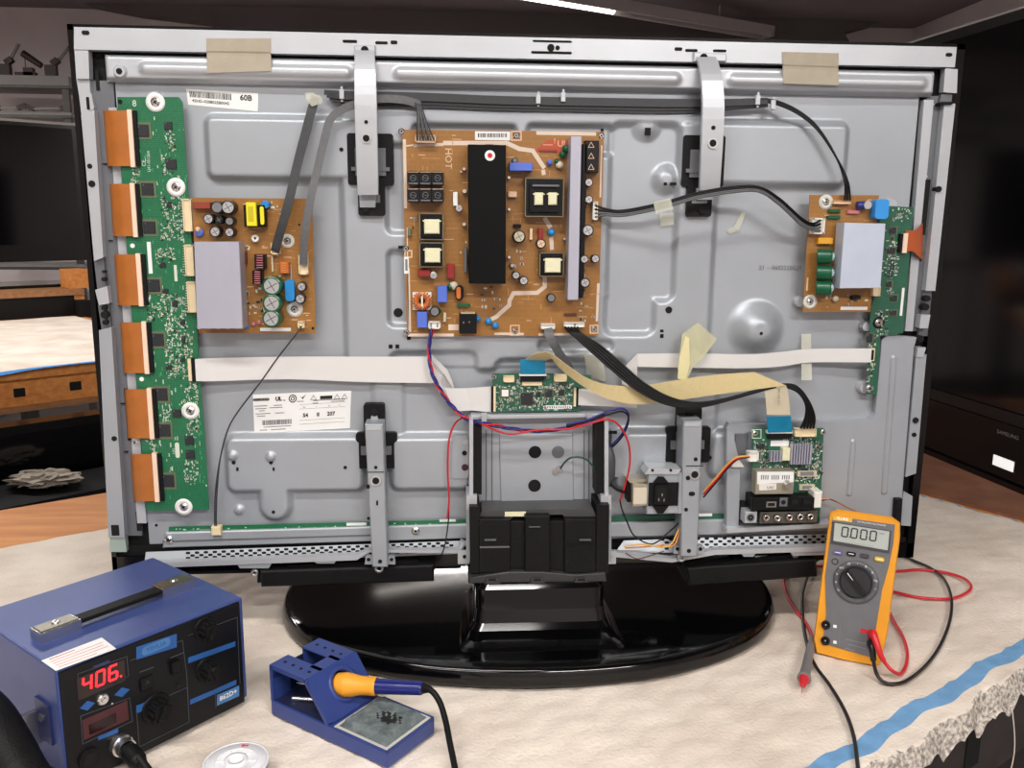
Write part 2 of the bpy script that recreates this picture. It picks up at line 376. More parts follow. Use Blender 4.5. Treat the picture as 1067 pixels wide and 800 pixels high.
# ---- workbench (rotated relative to the television)
U=V((.843,.538,0)); BE=Face((0,0,ZT),U,(0,0,1))     # a along the bench, b away from the viewer
r=empty('workbench',BE.W(.1,.2,-ZT),'pine topped workbench that carries the dismantled television','workbench')
mb=MB(); mb.poly(BE,[(-1.5,-.425),(1.95,-.425),(1.95,.915),(-1.5,.915)],-.048,-.008,WOOD); mb.build('bench_top',r,.003)
FA=Face(BE.W(0,-.405,-.048),U,BE.ey*-1)
APR=mat('bench_apron_paint',(58,52,50),.6,0,.2,20)
mb=MB(); mb.rect(FA,.2,-.06,3.3,.12,-.02,0,APR)
for i in range(16): mb.rect(FA,-1.1+i*.185,-.06,.035,.055,0,.0015,HOLE)
mb.build('apron',r)
for a in (-1.4,1.85):
    for b in (-.36,.85):
        mb=MB(); mb.rect(Face(BE.W(a,b,-ZT),U,(0,0,1)),0,0,.08,.08,0,ZT-.049,APR); mb.build('leg',r,.003)
mb=MB(); mb.poly(BE,[(-1.4,-.3),(1.85,-.3),(1.85,.8),(-1.4,.8)],-.62,-.60,DARKM); mb.build('lower_shelf',r)
# ---- blanket
res=.007
a=np.arange(-1.42,.974,res); b=np.arange(-.475,.705,res); A,B=np.meshgrid(a,b)
Hh=np.zeros_like(A)
zig=.035*np.abs(((A/.07)%1)-.5)
Hh-=.0022*np.exp(-(((B+zig)%.034-.017)/.0042)**2)
Hh-=.0008*(.5+.5*np.sin(A*31+1.3*np.sin(B*17)))*(.5+.5*np.sin(B*43+A*9))
rn=rng.rand(40,70); 
gi=np.clip((B-b[0])/(b[-1]-b[0])*38,0,38); gj=np.clip((A-a[0])/(a[-1]-a[0])*68,0,68)
i0=gi.astype(int);j0=gj.astype(int);fi=gi-i0;fj=gj-j0
sm=(rn[i0,j0]*(1-fi)*(1-fj)+rn[i0+1,j0]*fi*(1-fj)+rn[i0,j0+1]*(1-fi)*fj+rn[i0+1,j0+1]*fi*fj)
Hh-=.0035*sm
edge=-.437+.004*np.sin(A*23)+.004*np.sin(A*61+1)
t=np.clip((edge-B)/.038,0,1); Hh-=.030*t**1.1*(1+.2*np.sin(A*90)+.15*np.sin(A*170+2)); 
Bs=B+np.clip(t,0,1)*.028
lump=(B<edge)*.005*rng.rand(*A.shape); Hh+=lump; wv_=.003*np.sin(A*37)+.002*np.sin(A*83+1); Bs=Bs+wv_*np.exp(-((B+.415)/.03)**2)
er=np.clip((A-.955)/.02,0,1); Hh-=.006*er; eb=np.clip((B-.69)/.015,0,1); Hh-=.006*eb
Hh=np.minimum(Hh,0)
def bm_(j,i):
    bb=b[j]; aa=a[i]; wv=0
    if -.424+wv<bb<-.404+wv: return CLOTHE
    if bb<-.441+.004*math.sin(aa*23)+.004*math.sin(aa*61+1): return FRAY
    if aa>.95 and aa<.957: return CLOTHE
    return CLOTH
mb=MB(); mb.grid(A,Bs,Hh,BE,CLOTH,True,bm_); bl=mb.build('moving_blanket')
tag(bl,'cream quilted moving blanket with blue edge stripe spread under the television','blanket')
# loose thread hanging from the fringe
mb=MB(); p=BE.W(.36,-.452,-.03); mb.tube([p,p+V((.004,-.006,-.05)),p+V((-.006,-.01,-.12)),p+V((0,-.012,-.2))],.0007,CLOTH,5)
tag(mb.build('loose_thread'),'thin white thread hanging from the frayed blanket edge','thread')
# ---- brown board and the second television at the right
FB=Face((0,0,ZT-.008),(1,0,0),(0,0,1))
def ab_be(pts,h,z0,z1,m,name,label,cat):
    mb=MB(); mb.poly(BE,pts,z0,z1,m); o=mb.build(name); tag(o,label,cat); return o
ab_be([(.982,-.30),(1.90,-.30),(1.90,.90),(.982,.90)],0,-.0075,-.003,CARD,'hardboard_sheet','brown board under the black television on the right','board')
p0=V((1.0,.852,ZT)); p1=V((1.035,.522,ZT)); e=(p1-p0).normalized(); nn=V((e.y,-e.x,0)); 
if nn.x>0: nn=-nn
RV=Face(p0,e,nn)
r=empty('flat_screen_television',RV.W(.3,0,-.003),'large black flat screen television standing at the right edge of the bench','television')
PANEL=mat('dark_screen',(8,8,11),.09,0,.05,3); BEZ=mat('piano_black_bezel',(9,9,10),.22,0)
al,ar=RV.ab(870,300)[0],.62
zt=RV.ab(1000,29)[1]; print('rtv top',zt, 'al',al)
bt=RV.ab(1000,470)[1]; bt2=RV.ab(1000,480)[1]
mb=MB(); mb.poly(RV,[(al,.0),(ar,.0),(ar,zt),(al,zt)],-.07,-.004,BEZ)
mb.poly(RV,[(al,zt-.022),(ar,zt-.022),(ar,zt),(al,zt)],-.004,.004,BEZ)
mb.poly(RV,[(al,zt-.002),(ar,zt-.002),(ar,zt+.002),(al,zt+.002)],-.05,.005,mat('grey_trim',(150,144,140),.4,.3))
mb.poly(RV,[(al,.12),(ar,.12),(ar,.145),(al,.145)],-.004,.006,BEZ)
mb.build('bezel',r,.002)
mb=MB(); mb.poly(RV,[(al+.01,.145),(ar,.145),(ar,zt-.022),(al+.01,zt-.022)],-.004,.0005,PANEL); mb.build('screen',r)
mb=MB(); mb.poly(RV,[(al,.0),(ar,.0),(ar,.12),(al,.12)],-.004,.012,GLOSS)
mb.tpx(RV,'SAMSUNG',1050,453,.011,.0135,mat('grey_print',(150,150,155),.4,.4),sx=1.2)
mb.poly(RV,[(al,-.003),(ar,-.003),(ar,.008),(al,.008)],.0,.02,GLOSS)
mb.build('lower_bezel',r,.002)
mb=MB(); mb.rpx(RV,1034,477,1056,488,.012,.0135,mat('lit_indicator',(235,235,232),.3,emit=.8)); mb.build('indicator_light',r)
# ---- far left bench
U2=V((.768,.64,0)); B2=Face((0,0,ZT),U2,(0,0,1))
r=empty('workbench',B2.W(-.6,3.3,-ZT),'distant pine workbench at left with square slots along its front rail','workbench')
mb=MB(); mb.poly(B2,[(-2.3,2.52),(.75,2.52),(.75,4.95),(-2.3,4.95)],-.04,-.008,WOOD); mb.build('bench_top',r,.003)
F2=Face(B2.W(0,2.54,-.04),U2,B2.ey*-1)
mb=MB(); mb.rect(F2,-.8,-.0475,3.0,.095,-.03,.0,WOOD)
mb.rect(F2,-.8,-.105,3.0,.02,-.02,.012,WOODD)
for px,py in ((20.5,409),(79,402),(-38,416)): mb.rpx(F2,px-6,py-4.5,px+6,py+4.5,0,.003,HOLE)
mb.build('front_rail',r,.002)
for a_ in (-2.2,.65):
    for b_ in (2.6,4.85):
        mb=MB(); mb.rect(Face(B2.W(a_,b_,-ZT),U2,(0,0,1)),0,0,.08,.08,0,ZT-.041,DARKM); mb.build('leg',r)
a=np.arange(-2.3,.72,.02); b=np.arange(2.46,4.05,.02); A,B=np.meshgrid(a,b)
Hh=-.002*(.5+.5*np.sin(A*21+B*9)); t=np.clip((2.53-B)/.06,0,1); Hh=Hh-.012*t+.012*np.sin(A*7)*t
BLUE2=mat('bright_blue_binding',(44,132,204),.8,0,.08,60)
mb=MB(); mb.grid(A,B+.03*t,Hh,B2,CLOTH,True,lambda j,i: BLUE2 if b[j]<2.495 else CLOTH)
tag(mb.build('moving_blanket'),'cream blanket with bright blue edge on the distant left bench','blanket')
# dark television leaning below the far bench, with a crumpled cloth
F3=Face(B2.W(0,2.30,-ZT),U2,B2.ey*-1)
r=empty('flat_screen_television',F3.W(-.1,0,0),'black flat television stored upright under the distant left bench rail','television')
zt3=ZT-.15
mb=MB(); mb.poly(F3,[(-.98,.0),(.42,.0),(.42,zt3),(-.98,zt3)],-.08,0,BEZ); mb.build('bezel',r,.004)
mb=MB(); mb.poly(F3,[(-.94,.06),(.38,.06),(.38,zt3-.03),(-.94,zt3-.03)],0,.002,PANEL); mb.build('screen',r)
# crumpled cloth on a low box
_F=Face(B2.W(0,2.13,-ZT),U2,B2.ey*-1); _rp=_F.P(46,503,0); zb_=_rp.z-.016
mb=MB(); mb.poly(F3,[(-.9,0),(.3,0),(.3,zb_),(-.9,zb_)],.05,.3,BLACKM); tag(mb.build('storage_box',bevel=.01),'low black box between the two benches','box')
def blob(c,rx,ry,rz,m,n=14,amp=.3,seed=1):
    rg=np.random.RandomState(seed); vs=[];fs=[]
    for i in range(n+1):
        for j in range(n*2):
            th=math.pi*i/n; ph=math.pi*j/n; k=1+amp*(rg.rand()-.5)*(0<i<n)
            vs.append(V(c)+V((rx*k*math.sin(th)*math.cos(ph),ry*k*math.sin(th)*math.sin(ph),rz*k*math.cos(th))))
    for i in range(n):
        for j in range(n*2): fs.append((i*2*n+j,i*2*n+(j+1)%(2*n),(i+1)*2*n+(j+1)%(2*n),(i+1)*2*n+j))
    return vs,fs
c=_rp+V((0,0,.014))
mb=MB(); vs,fs=blob(c+V((0,0,.001)),.10,.06,.022,CLOTH,amp=.5); mb.add(vs,fs,mat('crumpled_cloth',(150,140,128),.9),False)
tag(mb.build('crumpled_rag'),'crumpled pale rag in the dark gap between the benches','rag')
# riser box, television, shelf
F4=Face(B2.W(0,4.12,0),U2,B2.ey*-1)
zr=F4.ab(60,302)[1]; aR=F4.ab(88,310)[0]; aL=-2.2
r=empty('bench_riser',F4.W((aR+aL)/2,0,-.008),'low pine riser with a black front on the distant left bench','riser')
mb=MB(); mb.poly(F4,[(aL,zr-.03),(aR,zr-.03),(aR,zr),(aL,zr)],-.75,0.01,WOODD); mb.build('riser_top',r,.003)
mb=MB(); mb.poly(F4,[(aL,-.008),(aR-.05,-.008),(aR-.05,zr-.03),(aL,zr-.03)],-.6,0,BLACKM); mb.build('drawer',r,.003)
mb=MB(); mb.poly(F4,[(aR-.05,-.008),(aR,-.008),(aR,zr-.03),(aR-.05,zr-.03)],-.7,0,WOOD); mb.build('side_panel',r,.002)
mb=MB(); mb.rpx(F4,83,313,97,331,.02,.1,BLACKM); tag(mb.build('charger_brick',bevel=.006),'small black block beside the pine riser on the far bench','box')
F5=Face(B2.W(0,4.45,zr),U2,B2.ey*-1)
r=empty('flat_screen_television',F5.W(-1.4,0,0),'black television on the pine riser behind the far left bench','television')
at=F5.ab(86,200)[0]; zt5=F5.ab(40,126)[1]; zb=F5.ab(50,272)[1]
mb=MB(); mb.poly(F5,[(-2.35,zb),(at,zb),(at,zt5),(-2.35,zt5)],-.06,0,BEZ); mb.poly(F5,[(-2.35,zt5-.012),(at,zt5-.012),(at,zt5+.002),(-2.35,zt5+.002)],-.05,.004,mat('grey_trim',(150,144,140))); mb.build('bezel',r,.004)
mb=MB(); mb.poly(F5,[(-2.32,zb+.09),(at-.03,zb+.09),(at-.03,zt5-.03),(-2.32,zt5-.03)],0,.002,PANEL); mb.build('screen',r)
mb=MB(); mb.poly(F5,[(-2.2,.0),(at-.1,.0),(at-.1,.016),(-2.2,.016)],-.16,.14,GLOSS); mb.rect(F5,-1.5,zb/2+.01,.2,zb,-.05,-.02,GLOSS); mb.build('stand',r,.004)
mb=MB(); a0,b0=F4.ab(84,285); mb.rect(F4,a0,zr+.05,.11,.098,-.16,-.02,WOOD); tag(mb.build('wood_block',bevel=.003),'pale wooden block at the end of the pine riser','block')
# shelf rack
F6=Face((0,4.95,ZO),(1,0,0),(0,-1,0))
xl=-3.38; xr=F6.ab(72,90)[0]; z1=F6.ab(60,79)[1]; z1b=F6.ab(60,91)[1]; z2=F6.ab(60,117)[1]; z2b=F6.ab(60,122)[1]
r=empty('shelf_rack',V((-3.0,5.1,0)),'grey metal shelf rack against the back wall holding clamps','shelving')
for zz0,zz1 in ((z1b,z1),(z2b,z2),(-.25,-.22)):
    mb=MB(); mb.poly(F6,[(xl,zz0),(xr,zz0),(xr,zz1),(xl,zz1)],-.35,0,SHELF); mb.poly(F6,[(xl,zz0-.006),(xr,zz0-.006),(xr,zz0+.012),(xl,zz0+.012)],0,.006,DARKM); mb.build('shelf',r,.003)
for x_ in (xl+.03,xr-.03):
    for h_ in (-.02,-.33):
        mb=MB(); mb.poly(F6,[(x_-.022,-ZO),(x_+.022,-ZO),(x_+.022,z1b-.007 if h_<0 else z1),(x_-.022,z1b-.007)],h_-.012,h_+.012,DARKM); mb.build('post',r)
TOOL=mat('tool_grip',(58,46,46),.5,.2); TOOLM=mat('tool_steel',(88,84,80),.4,.7)
def clamp(px,py,ang,L,label,seed):
    a_,b_=F6.ab(px,py,-.1)
    F=Face(F6.W(a_,z1,-.1),(1,0,0),(0,-1,0)); c,s=math.cos(ang),math.sin(ang)
    r=empty('bar_clamp',F.W(0,0,0),label,'clamp')
    mb=MB(); mb.rect(F,c*L*.35,.05+s*L*.35,L,.016,-.006,.006,TOOLM,0,ang); mb.build('bar',r)
    mb=MB(); mb.cyl(F.W(-.06,.075,0),F.W(-.17,.15,0),.019,TOOL,.023); mb.build('grip',r)
    mb=MB(); mb.rect(F,0,.04,.07,.08,-.02,.02,TOOL); mb.rect(F,.03,.10,.05,.035,-.02,.02,TOOL,0,.6); mb.build('jaw',r,.006)
clamp(53,68,.85,.24,'dark bar clamp lying on the rack shelf nearest the television',1)
clamp(5,68,1.0,.22,'dark clamp at the left picture edge on the top rack shelf',2)
mb=MB(); a_,b_=F6.ab(27,74,-.1); F=Face(F6.W(a_,z1,-.1),(1,0,0),(0,-1,0))
mb.rect(F,0,.017,.13,.03,-.02,.02,TOOL); mb.rect(F,.02,.035,.06,.05,-.02,.02,TOOL); mb.cyl(F.W(.0,.05,0),F.W(.0,.16,0),.003,TOOLM,n=8)
tag(mb.build('screw_clamp',bevel=.004),'small flat clamp with thin rod between two bar clamps','clamp')
for i,(px,w_,lb) in enumerate(((10,.2,'flat dark spanner on the lower rack shelf at the left'),(50,.26,'open jawed spanner on the lower rack shelf at the right'))):
    a_,b_=F6.ab(px,115,-.1); F=Face(F6.W(a_,z2,-.1),(1,0,0),(0,-1,0)); mb=MB()
    mb.rect(F,0,.032,w_,.016,-.01,.01,TOOLM,0,.02); mb.rect(F,w_/2-.02,.042,.06,.03,-.012,.012,TOOL,0,.3); mb.rect(F,-w_/2+.02,.036,.05,.03,-.012,.012,TOOL,0,-.3)
    tag(mb.build('spanner',bevel=.003),lb,'spanner')
# ================================================================== THE DISMANTLED TELEVISION
TVR=empty('television',V((0,0,ZT)),'opened flat television seen from behind, circuit boards and cables exposed','television')
# outer bezel and dark panel behind the chassis
mb=MB()
W2,H2=.515,.3216
mb.poly(TV,[(-W2,-H2),(W2,-H2),(W2,H2),(-W2,H2)],-.045,-.004,BLACKM)
for (x0,y0,x1,y1) in ((-W2,-H2,-W2+.006,H2),(W2-.010,-H2,W2,H2),(-W2,H2-.006,W2,H2),(-W2,-H2,W2,-H2+.02)):
    mb.poly(TV,[(x0,y0),(x1,y0),(x1,y1),(x0,y1)],-.045,.006,GLOSS)
mb.poly(TV,[(-W2-.002,H2-.002),(W2+.008,H2-.002),(W2+.008,H2+.001),(-W2-.002,H2+.001)],-.05,-.01,GLOSS)
mb.build('bezel',TVR,.002)
# stamped chassis panel
ax0=TV.ab(118,300)[0]-.004; ax1=TV.ab(952,300)[0]; ay1=TV.ab(500,88)[1]; ay0=TV.ab(520,563)[1]
ax0=-.470; ax1=.468
res=.0021
X,Y=np.meshgrid(np.arange(ax0,ax1,res),np.arange(ay0,ay1,res)); S=np.zeros_like(X)
k=.00117
def up(x0,y0,x1,y1,r,w,h):
    global S
    S=np.maximum(S,h*pxbox(TV,X,Y,x0,y0,x1,y1,r,w))
def down(x0,y0,x1,y1,r,w,h):
    global S
    S=S-h*pxbox(TV,X,Y,x0,y0,x1,y1,r,w)
up(214,119,392,191,12,8,.011); up(700,124,884,198,12,8,.011)
up(357,113,749,392,14,8,.009)
def pocket(boxes,h):
    global S
    P_=np.zeros_like(S)
    for bx_ in boxes: P_=np.maximum(P_,pxbox(TV,X,Y,*bx_))
    S=S-h*P_
pocket([(428,128,540,165,8,6)],.007); pocket([(546,128,640,165,8,6)],.007)
pocket([(400,148,440,246,10,6),(402,258,440,342,10,6)],.008)
pocket([(630,128,707,318,13,7),(626,300,684,351,13,7)],.008)
pocket([(404,362,500,400,12,7)],.007); pocket([(512,370,655,425,14,7)],.007); pocket([(530,381,560,421,10,5)],.003)
pocket([(558,352,640,368,8,5)],.005)
for (cx,cy,r_,h_) in ((673,131,20,.008),(693,187,19,.011),(787,342,33,.021)):
    a_,b_=TV.ab(cx,cy); rr=r_*k; d=np.hypot(X-a_,Y-b_)-rr; S=np.maximum(S,h_*ramp(d,rr*.8)+(0 if cy>300 else .0))
up(768,345,806,412,19,17,.003)
# lower raised beds
up(234,449,384,514,13,8,.012); up(268,480,307,543,19,8,.012)
up(404,449,494,512,13,8,.012)
up(636,444,708,512,13,8,.012); up(735,444,790,500,13,8,.011)
up(385,392,425,470,10,8,.004); up(716,392,750,470,10,8,.004)
up(205,400,380,401,1,1,0)
for (cx,cy) in ((245,472),(284,473),(249,531)):
    a_,b_=TV.ab(cx,cy); d=np.hypot(X-a_,Y-b_)-.0065; S=S+.004*ramp(d,.003)
S+=.0004*np.sin(X*14)*np.sin(Y*11)
mb=MB(); mb.grid(X,Y,S,TV,STEEL)
mb.poly(TV,[(ax0,ay0),(ax1,ay0),(ax1,ay1),(ax0,ay1)],-.004,-.0006,STEEL)
def sh(px,py): 
    a_,b_=TV.ab(px,py); i=int(np.clip((a_-ax0)/res,0,X.shape[1]-1)); j=int(np.clip((b_-ay0)/res,0,X.shape[0]-1)); return float(S[j,i])
for (x,y,rx) in ((357,156.5,2),(353,300,0),(415,325.5,4.8),(361,484,1.8),(246,479,2),(284.5,479,2),(272,484,0),(287,530,1.8),(163,547,1.5),(695,322,3.6),(787,345,1.7),(738,475,2),(738,162,2.2)):
    if rx: 
        a_,b_=TV.ab(x,y); h_=max(sh(x,y),sh(x+2,y),sh(x-2,y)); mb.disc(TV,a_,b_,rx*k,h_-.001,h_+.0009,HOLE,12)
for (x0,y0,x1,y1) in ((405,359,409,363),(412,359,416,363),(672,133,678,141),(698,190,705,193),(692,190,695,193),(415,256,421,259),(424,349,428,354),(626,134,629,139),(688,343.5,691.5,346),(688,348,691.5,352),(246,487,248.5,490.5),(284,487,286,490.5)):
    h_=max(sh((x0+x1)/2,(y0+y1)/2),sh(x1,y1),sh(x0,y0)); mb.rpx(TV,x0,y0,x1,y1,h_-.001,h_+.0009,HOLE)
mb.tpx(TV,'21 ~ 0602228829',813,279,.0075,.0012,INKG,ang=.0)
mb.build('chassis_panel',TVR)
def tscrew(par,px,py,d,rpx=4,washer=0,name='screw',wm=None,stand=0):
    mb=MB(); a_,b_=TV.ab(px,py,d); rr=rpx*k
    if stand: mb.disc(TV,a_,b_,rr*1.3,d-stand,d,STEEL2,14)
    if washer: 
        if washer>=2: mb.ring(TV,a_,b_,rr*.9,washer*k,d-.0006,d+.0007,wm or WHITE)
        else: mb.disc(TV,a_,b_,washer*k,d,d+.0006,wm or WHITE,20)
    mb.disc(TV,a_,b_,rr,d,d+.001,CHROME,18); mb.disc(TV,a_,b_,rr,d+.001,d+.0022,CHROME,18,rr*.6)
    mb.rect(TV,a_,b_,rr*.9,rr*.25,d+.0015,d+.0024,HOLE,0,.5); mb.rect(TV,a_,b_,rr*.25,rr*.9,d+.0015,d+.0024,HOLE,0,.5)
    return mb.build(name,par)
# ---- top rail with long pressed beads (heightfield)
rx0,ry1=TV.ab(105,54,.016); rx1,_=TV.ab(976,78,.016); _,ry0=TV.ab(540,97,.016)
ry1=TV.ab(105,55,.016)[1]; ry0=TV.ab(105,82,.016)[1]
ry1=.2925; ry0=ry1-.046
rx0=TV.ab(106,70,.016)[0]; rx1=TV.ab(977,90,.016)[0]
ry1=(TV.ab(106,54,.016)[1]+TV.ab(977,74,.016)[1])/2; ry0=(TV.ab(106,82,.016)[1]+TV.ab(977,101,.016)[1])/2
X,Y=np.meshgrid(np.linspace(rx0,rx1,420),np.linspace(ry0,ry1,26)); S=np.zeros_like(X)+.014
S-=.010*(1-ramp(sdbox(X,Y,rx0,ry0,rx1,ry1,.004),.004))
S+=-.003*ramp(-(Y-ry0-.006),.004)*0
cy=(ry0+ry1)/2-.001
for (x0,x1) in ((143,369),(408,712),(757,969)):
    a0=TV.ab(x0,78,.016)[0];a1=TV.ab(x1,78,.016)[0]
    S+=.005*ramp(sdbox(X,Y,a0,cy-.0095,a1,cy+.0095,.0095),.008)
mb=MB(); mb.grid(X,Y,S,TV,STEEL2); mb.poly(TV,[(rx0,ry0),(rx1,ry0),(rx1,ry1),(rx0,ry1)],.0,.0038,STEEL2)
a_,b_=TV.ab(124,74,.018); mb.disc(TV,a_,b_,.0085,.013,.0175,STEEL2,20,.006); mb.disc(TV,a_,b_,.0033,.0175,.0182,HOLE,14)
mb.build('top_rail',TVR)
# ---- outer frame strips
d=.012
mb=MB(); mb.ppx(TV,[(77,28),(997,49),(995,70),(77,51.5)],0,d,STEEL2)
for (x,y,w_,h_) in ((89,34,8,4.5),(989,57,7,4)): mb.rrpx(TV,x-w_/2,y-h_/2,x+w_/2,y+h_/2,2,d,d+.0006,HOLE)
for (x0,y0,x1,y1) in ((357,41.5,372,44.5),(391,43,404,46),(407,42.2,414,46),(703,49.3,711,52.8),(714,51,727,54),(743,51.5,757,54.2),(555,42,596,44),(553.5,53.5,596,56)):
    mb.rrpx(TV,x0,y0,x1,y1,1.3,d,d+.0006,HOLE)
for (x,y,r_) in ((574,49.7,3.8),(581,49.8,2.4)): mb.dpx(TV,x,y,r_,d,d+.0006,HOLE,14)
mb.build('top_frame_strip',TVR,.0012)
def quadpx(mb,tl,tr,br,bl,d0,d1,m): mb.ppx(TV,[bl,br,tr,tl],d0,d1,m)
mb=MB()
quadpx(mb,(77.5,52),(92,52.4),(93,82),(79.5,82),0,.011,STEEL2)
quadpx(mb,(79.5,82),(93,82),(94,97),(82,97),0,.007,STEEL2)
quadpx(mb,(82,97),(95,97),(98,113),(85,121),0,.007,STEEL2)
quadpx(mb,(84.5,120),(98,114),(107.5,268),(98,272),0,.012,STEEL2)
quadpx(mb,(98,272),(108,268),(111,302),(101.5,302),0,.006,STEELD)
quadpx(mb,(99,302),(111.5,298),(114,316),(103,318),0,.011,STEEL2)
quadpx(mb,(102,318),(113,316),(116,344),(106,344),0,.006,STEELD)
quadpx(mb,(103,344),(116,341),(130,560),(113,560),0,.012,STEEL)
quadpx(mb,(114,558),(130,558),(132,575),(114.5,575),0,.009,mat('green_tint_steel',(168,186,178),.4,.3))
for (x,y,r_) in ((93.3,173,2.6),(95.5,191.5,3.6),(107.5,283,1.5),(107.5,291,2.2),(107.8,321,2.6),(108.5,328,4),(109,336,2.6),(118.8,457,2.8)): mb.dpx(TV,x,y,r_,.005,.0128,HOLE,14)
mb.rpx(TV,116,547,124,558,.009,.0125,HOLE); mb.rpx(TV,90,101,93,114,.006,.0078,HOLE)
mb.build('left_frame_strip',TVR,.0008)
mb=MB()
quadpx(mb,(985,71),(998,72),(997,97),(983,96),0,.010,STEEL2)
quadpx(mb,(981,98),(994,98),(993,107),(979,107),0,.006,STEELD)
quadpx(mb,(984,108),(995.5,108),(974.5,303),(964.5,303),0,.011,STEEL2)
quadpx(mb,(962,303),(974,303),(971,350),(957,350),0,.005,STEELD)
quadpx(mb,(960,328),(969.5,328),(967,342),(958,342),0,.013,STEEL2)
quadpx(mb,(956.5,362),(965,362),(962,372),(955,372),0,.014,STEEL2)
quadpx(mb,(954.5,372),(965.5,369),(954.5,493),(943.5,497),0,.012,STEEL)
quadpx(mb,(942,512),(951,517),(949,548),(935,547),0,.012,STEEL)
for (x,y,r_) in ((978.6,197,3),(954.5,438,3),(953,453,2.2),(967,311,3),(965,320,3.5),(959.5,353,3.5)): mb.dpx(TV,x,y,r_,.004,.0138,HOLE,14)
quadpx(mb,(981,106),(993,106),(992.5,109),(980,109),0,.014,BLACKM)
mb.build('right_frame_strip',TVR,.0008)
# channels between strip and chassis, and flanges
mb=MB()
quadpx(mb,(95,84),(118,84),(148,558),(128,558),-.003,.0015,STEELD)
quadpx(mb,(113,112),(121.5,112),(152.5,545),(143,545),-.003,.0055,STEEL2)
for (x0,y0,x1,y1) in ((95.5,73,99,94),(127,405,131.5,459),(138,533,143,553)): mb.rpx(TV,x0+4,y0,x1+4,y1,.001,.0028,HOLE)
for y in (170,250,420,470): mb.rpx(TV,100+(y-80)*.075,y,104+(y-80)*.075,y+1.2,.001,.0035,HOLE)
mb.build('left_channel',TVR)
mb=MB()
quadpx(mb,(966,100),(983,100),(958,345),(940,345),-.003,.0015,STEELD)
quadpx(mb,(963,104),(973,104),(951,345),(943,345),-.003,.0065,STEEL2)
mb.rpx(TV,962.5,187,967,245,.001,.008,HOLE)
for y in (108,183,262): mb.rpx(TV,972-(y-80)*.09,y,976-(y-80)*.09,y+1.4,.001,.0035,SILVER)
mb.build('right_channel',TVR)
# ---- bottom: lower rail, long strip board, perforated ledge
mb=MB(); quadpx(mb,(148,561),(490,549),(490,543),(150,556),-.001,.001,BLACKM); mb.v=[];mb.f=[];mb.m=[];mb.s=[]
mb.ppx(TV,[(169,571),(490,561),(490,546),(172,555)],.0,.010,STEEL,.0015)
mb.ppx(TV,[(630,560),(770,557),(770,541),(630,545)],.0,.010,STEEL,.0015)
mb.ppx(TV,[(169,565),(400,558),(400,556.5),(169,563.5)],.010,.0108,STEELD)
mb.build('lower_rail',TVR)
for (x,y) in ((176,562),(433,553)): tscrew(TVR,x,y,.011,4.2)
mb=MB(); mb.ppx(TV,[(175,559),(492,549),(492,541),(176,549)],.004,.0055,PCBG)
for i in range(60):
    x=rng.uniform(178,490); y=555-(x-176)*.028+rng.uniform(-4,2.5); mb.rpx(TV,x,y,x+rng.uniform(.8,2.5),y+.8,.0055,.0062,SILK)
mb.rpx(TV,361,544.5,382,547.5,.0055,.006,PAPER); mb.rpx(TV,458,541,475,543.5,.0055,.006,PAPER)
mb.build('strip_circuit_board',TVR)
mb=MB(); mb.ppx(TV,[(628,549),(768,546),(768,535),(628,538)],.004,.0055,PCBD); mb.rpx(TV,712,535,742,538,.0055,.006,PAPER); mb.build('strip_circuit_board',TVR)
PER=Face(T(500,580,.015),(1,0,0),V((0,-.92,.40)))   # sloping perforated ledge
mb=MB()
def ledge(pts,holes,dx=9.3):
    ab=[PER.ab(x,y,0) for x,y in pts]; mb.poly(PER,ab,-.002,0,STEEL)
    (x0,x1,ya,yb)=holes
    y_=[]; i=0
    x=x0
    while x<x1:
        f=(x-x0)/(x1-x0); yt=ya[0]+(ya[1]-ya[0])*f; ybm=yb[0]+(yb[1]-yb[0])*f
        for j in range(4):
            yy=yt+(ybm-yt)*j/3; xx=x+(dx/2 if j%2 else 0)
            a_,b_=PER.ab(xx,yy,0); mb.rrect(PER,a_,b_,.0056,.0030,.0014,-.0005,.0005,HOLE,2)
        x+=dx
ledge([(150,589),(480,577),(490,560),(490,566),(152,574),(148,580)][:1]+[(480,577),(488,563),(152,575)],(196,470,(576,565.5),(584,573)),9.3)
ledge([(640,577),(868,571),(868,556),(650,563)],(690,866,(562,558.5),(571.5,567.5)),9.3)
# turned-down lip and lugs
mb.ppx(TV,[(150,592),(372,583.5),(384,575.5),(478,576.5),(484,566),(480,563),(478,573.5),(384,573),(372,578),(150,587)][::-1],.018,.028,STEEL2)
mb.ppx(TV,[(638,575),(700,582),(745,573),(868,569),(868,574),(745,578),(700,586),(638,580)][::-1],.018,.028,STEEL2)
for pts in ([(245,585),(285,584),(280,592),(250,592)],[(325,583),(352,582),(348,587),(330,587)],[(770,573),(790,572.5),(785,580),(775,580)],[(822,572),(868,570),(862,578),(826,579)]):
    mb.ppx(TV,pts[::-1],.018,.0265,STEEL)
for (x,y) in ((265,597),(829,578)):
    a_,b_=TV.ab(x,y,.02); mb.ring(TV,a_,b_,.002,.0045,.016,.020,SILVER)
mb.build('perforated_ledge',TVR)
# dark lower housing under the ledge
mb=MB(); mb.ppx(TV,[(122,600),(480,592),(480,560),(122,568)],-.02,.002,BLACKM); mb.ppx(TV,[(628,592),(948,580),(948,560),(628,565)],-.02,.002,BLACKM)
mb.build('lower_housing',TVR)
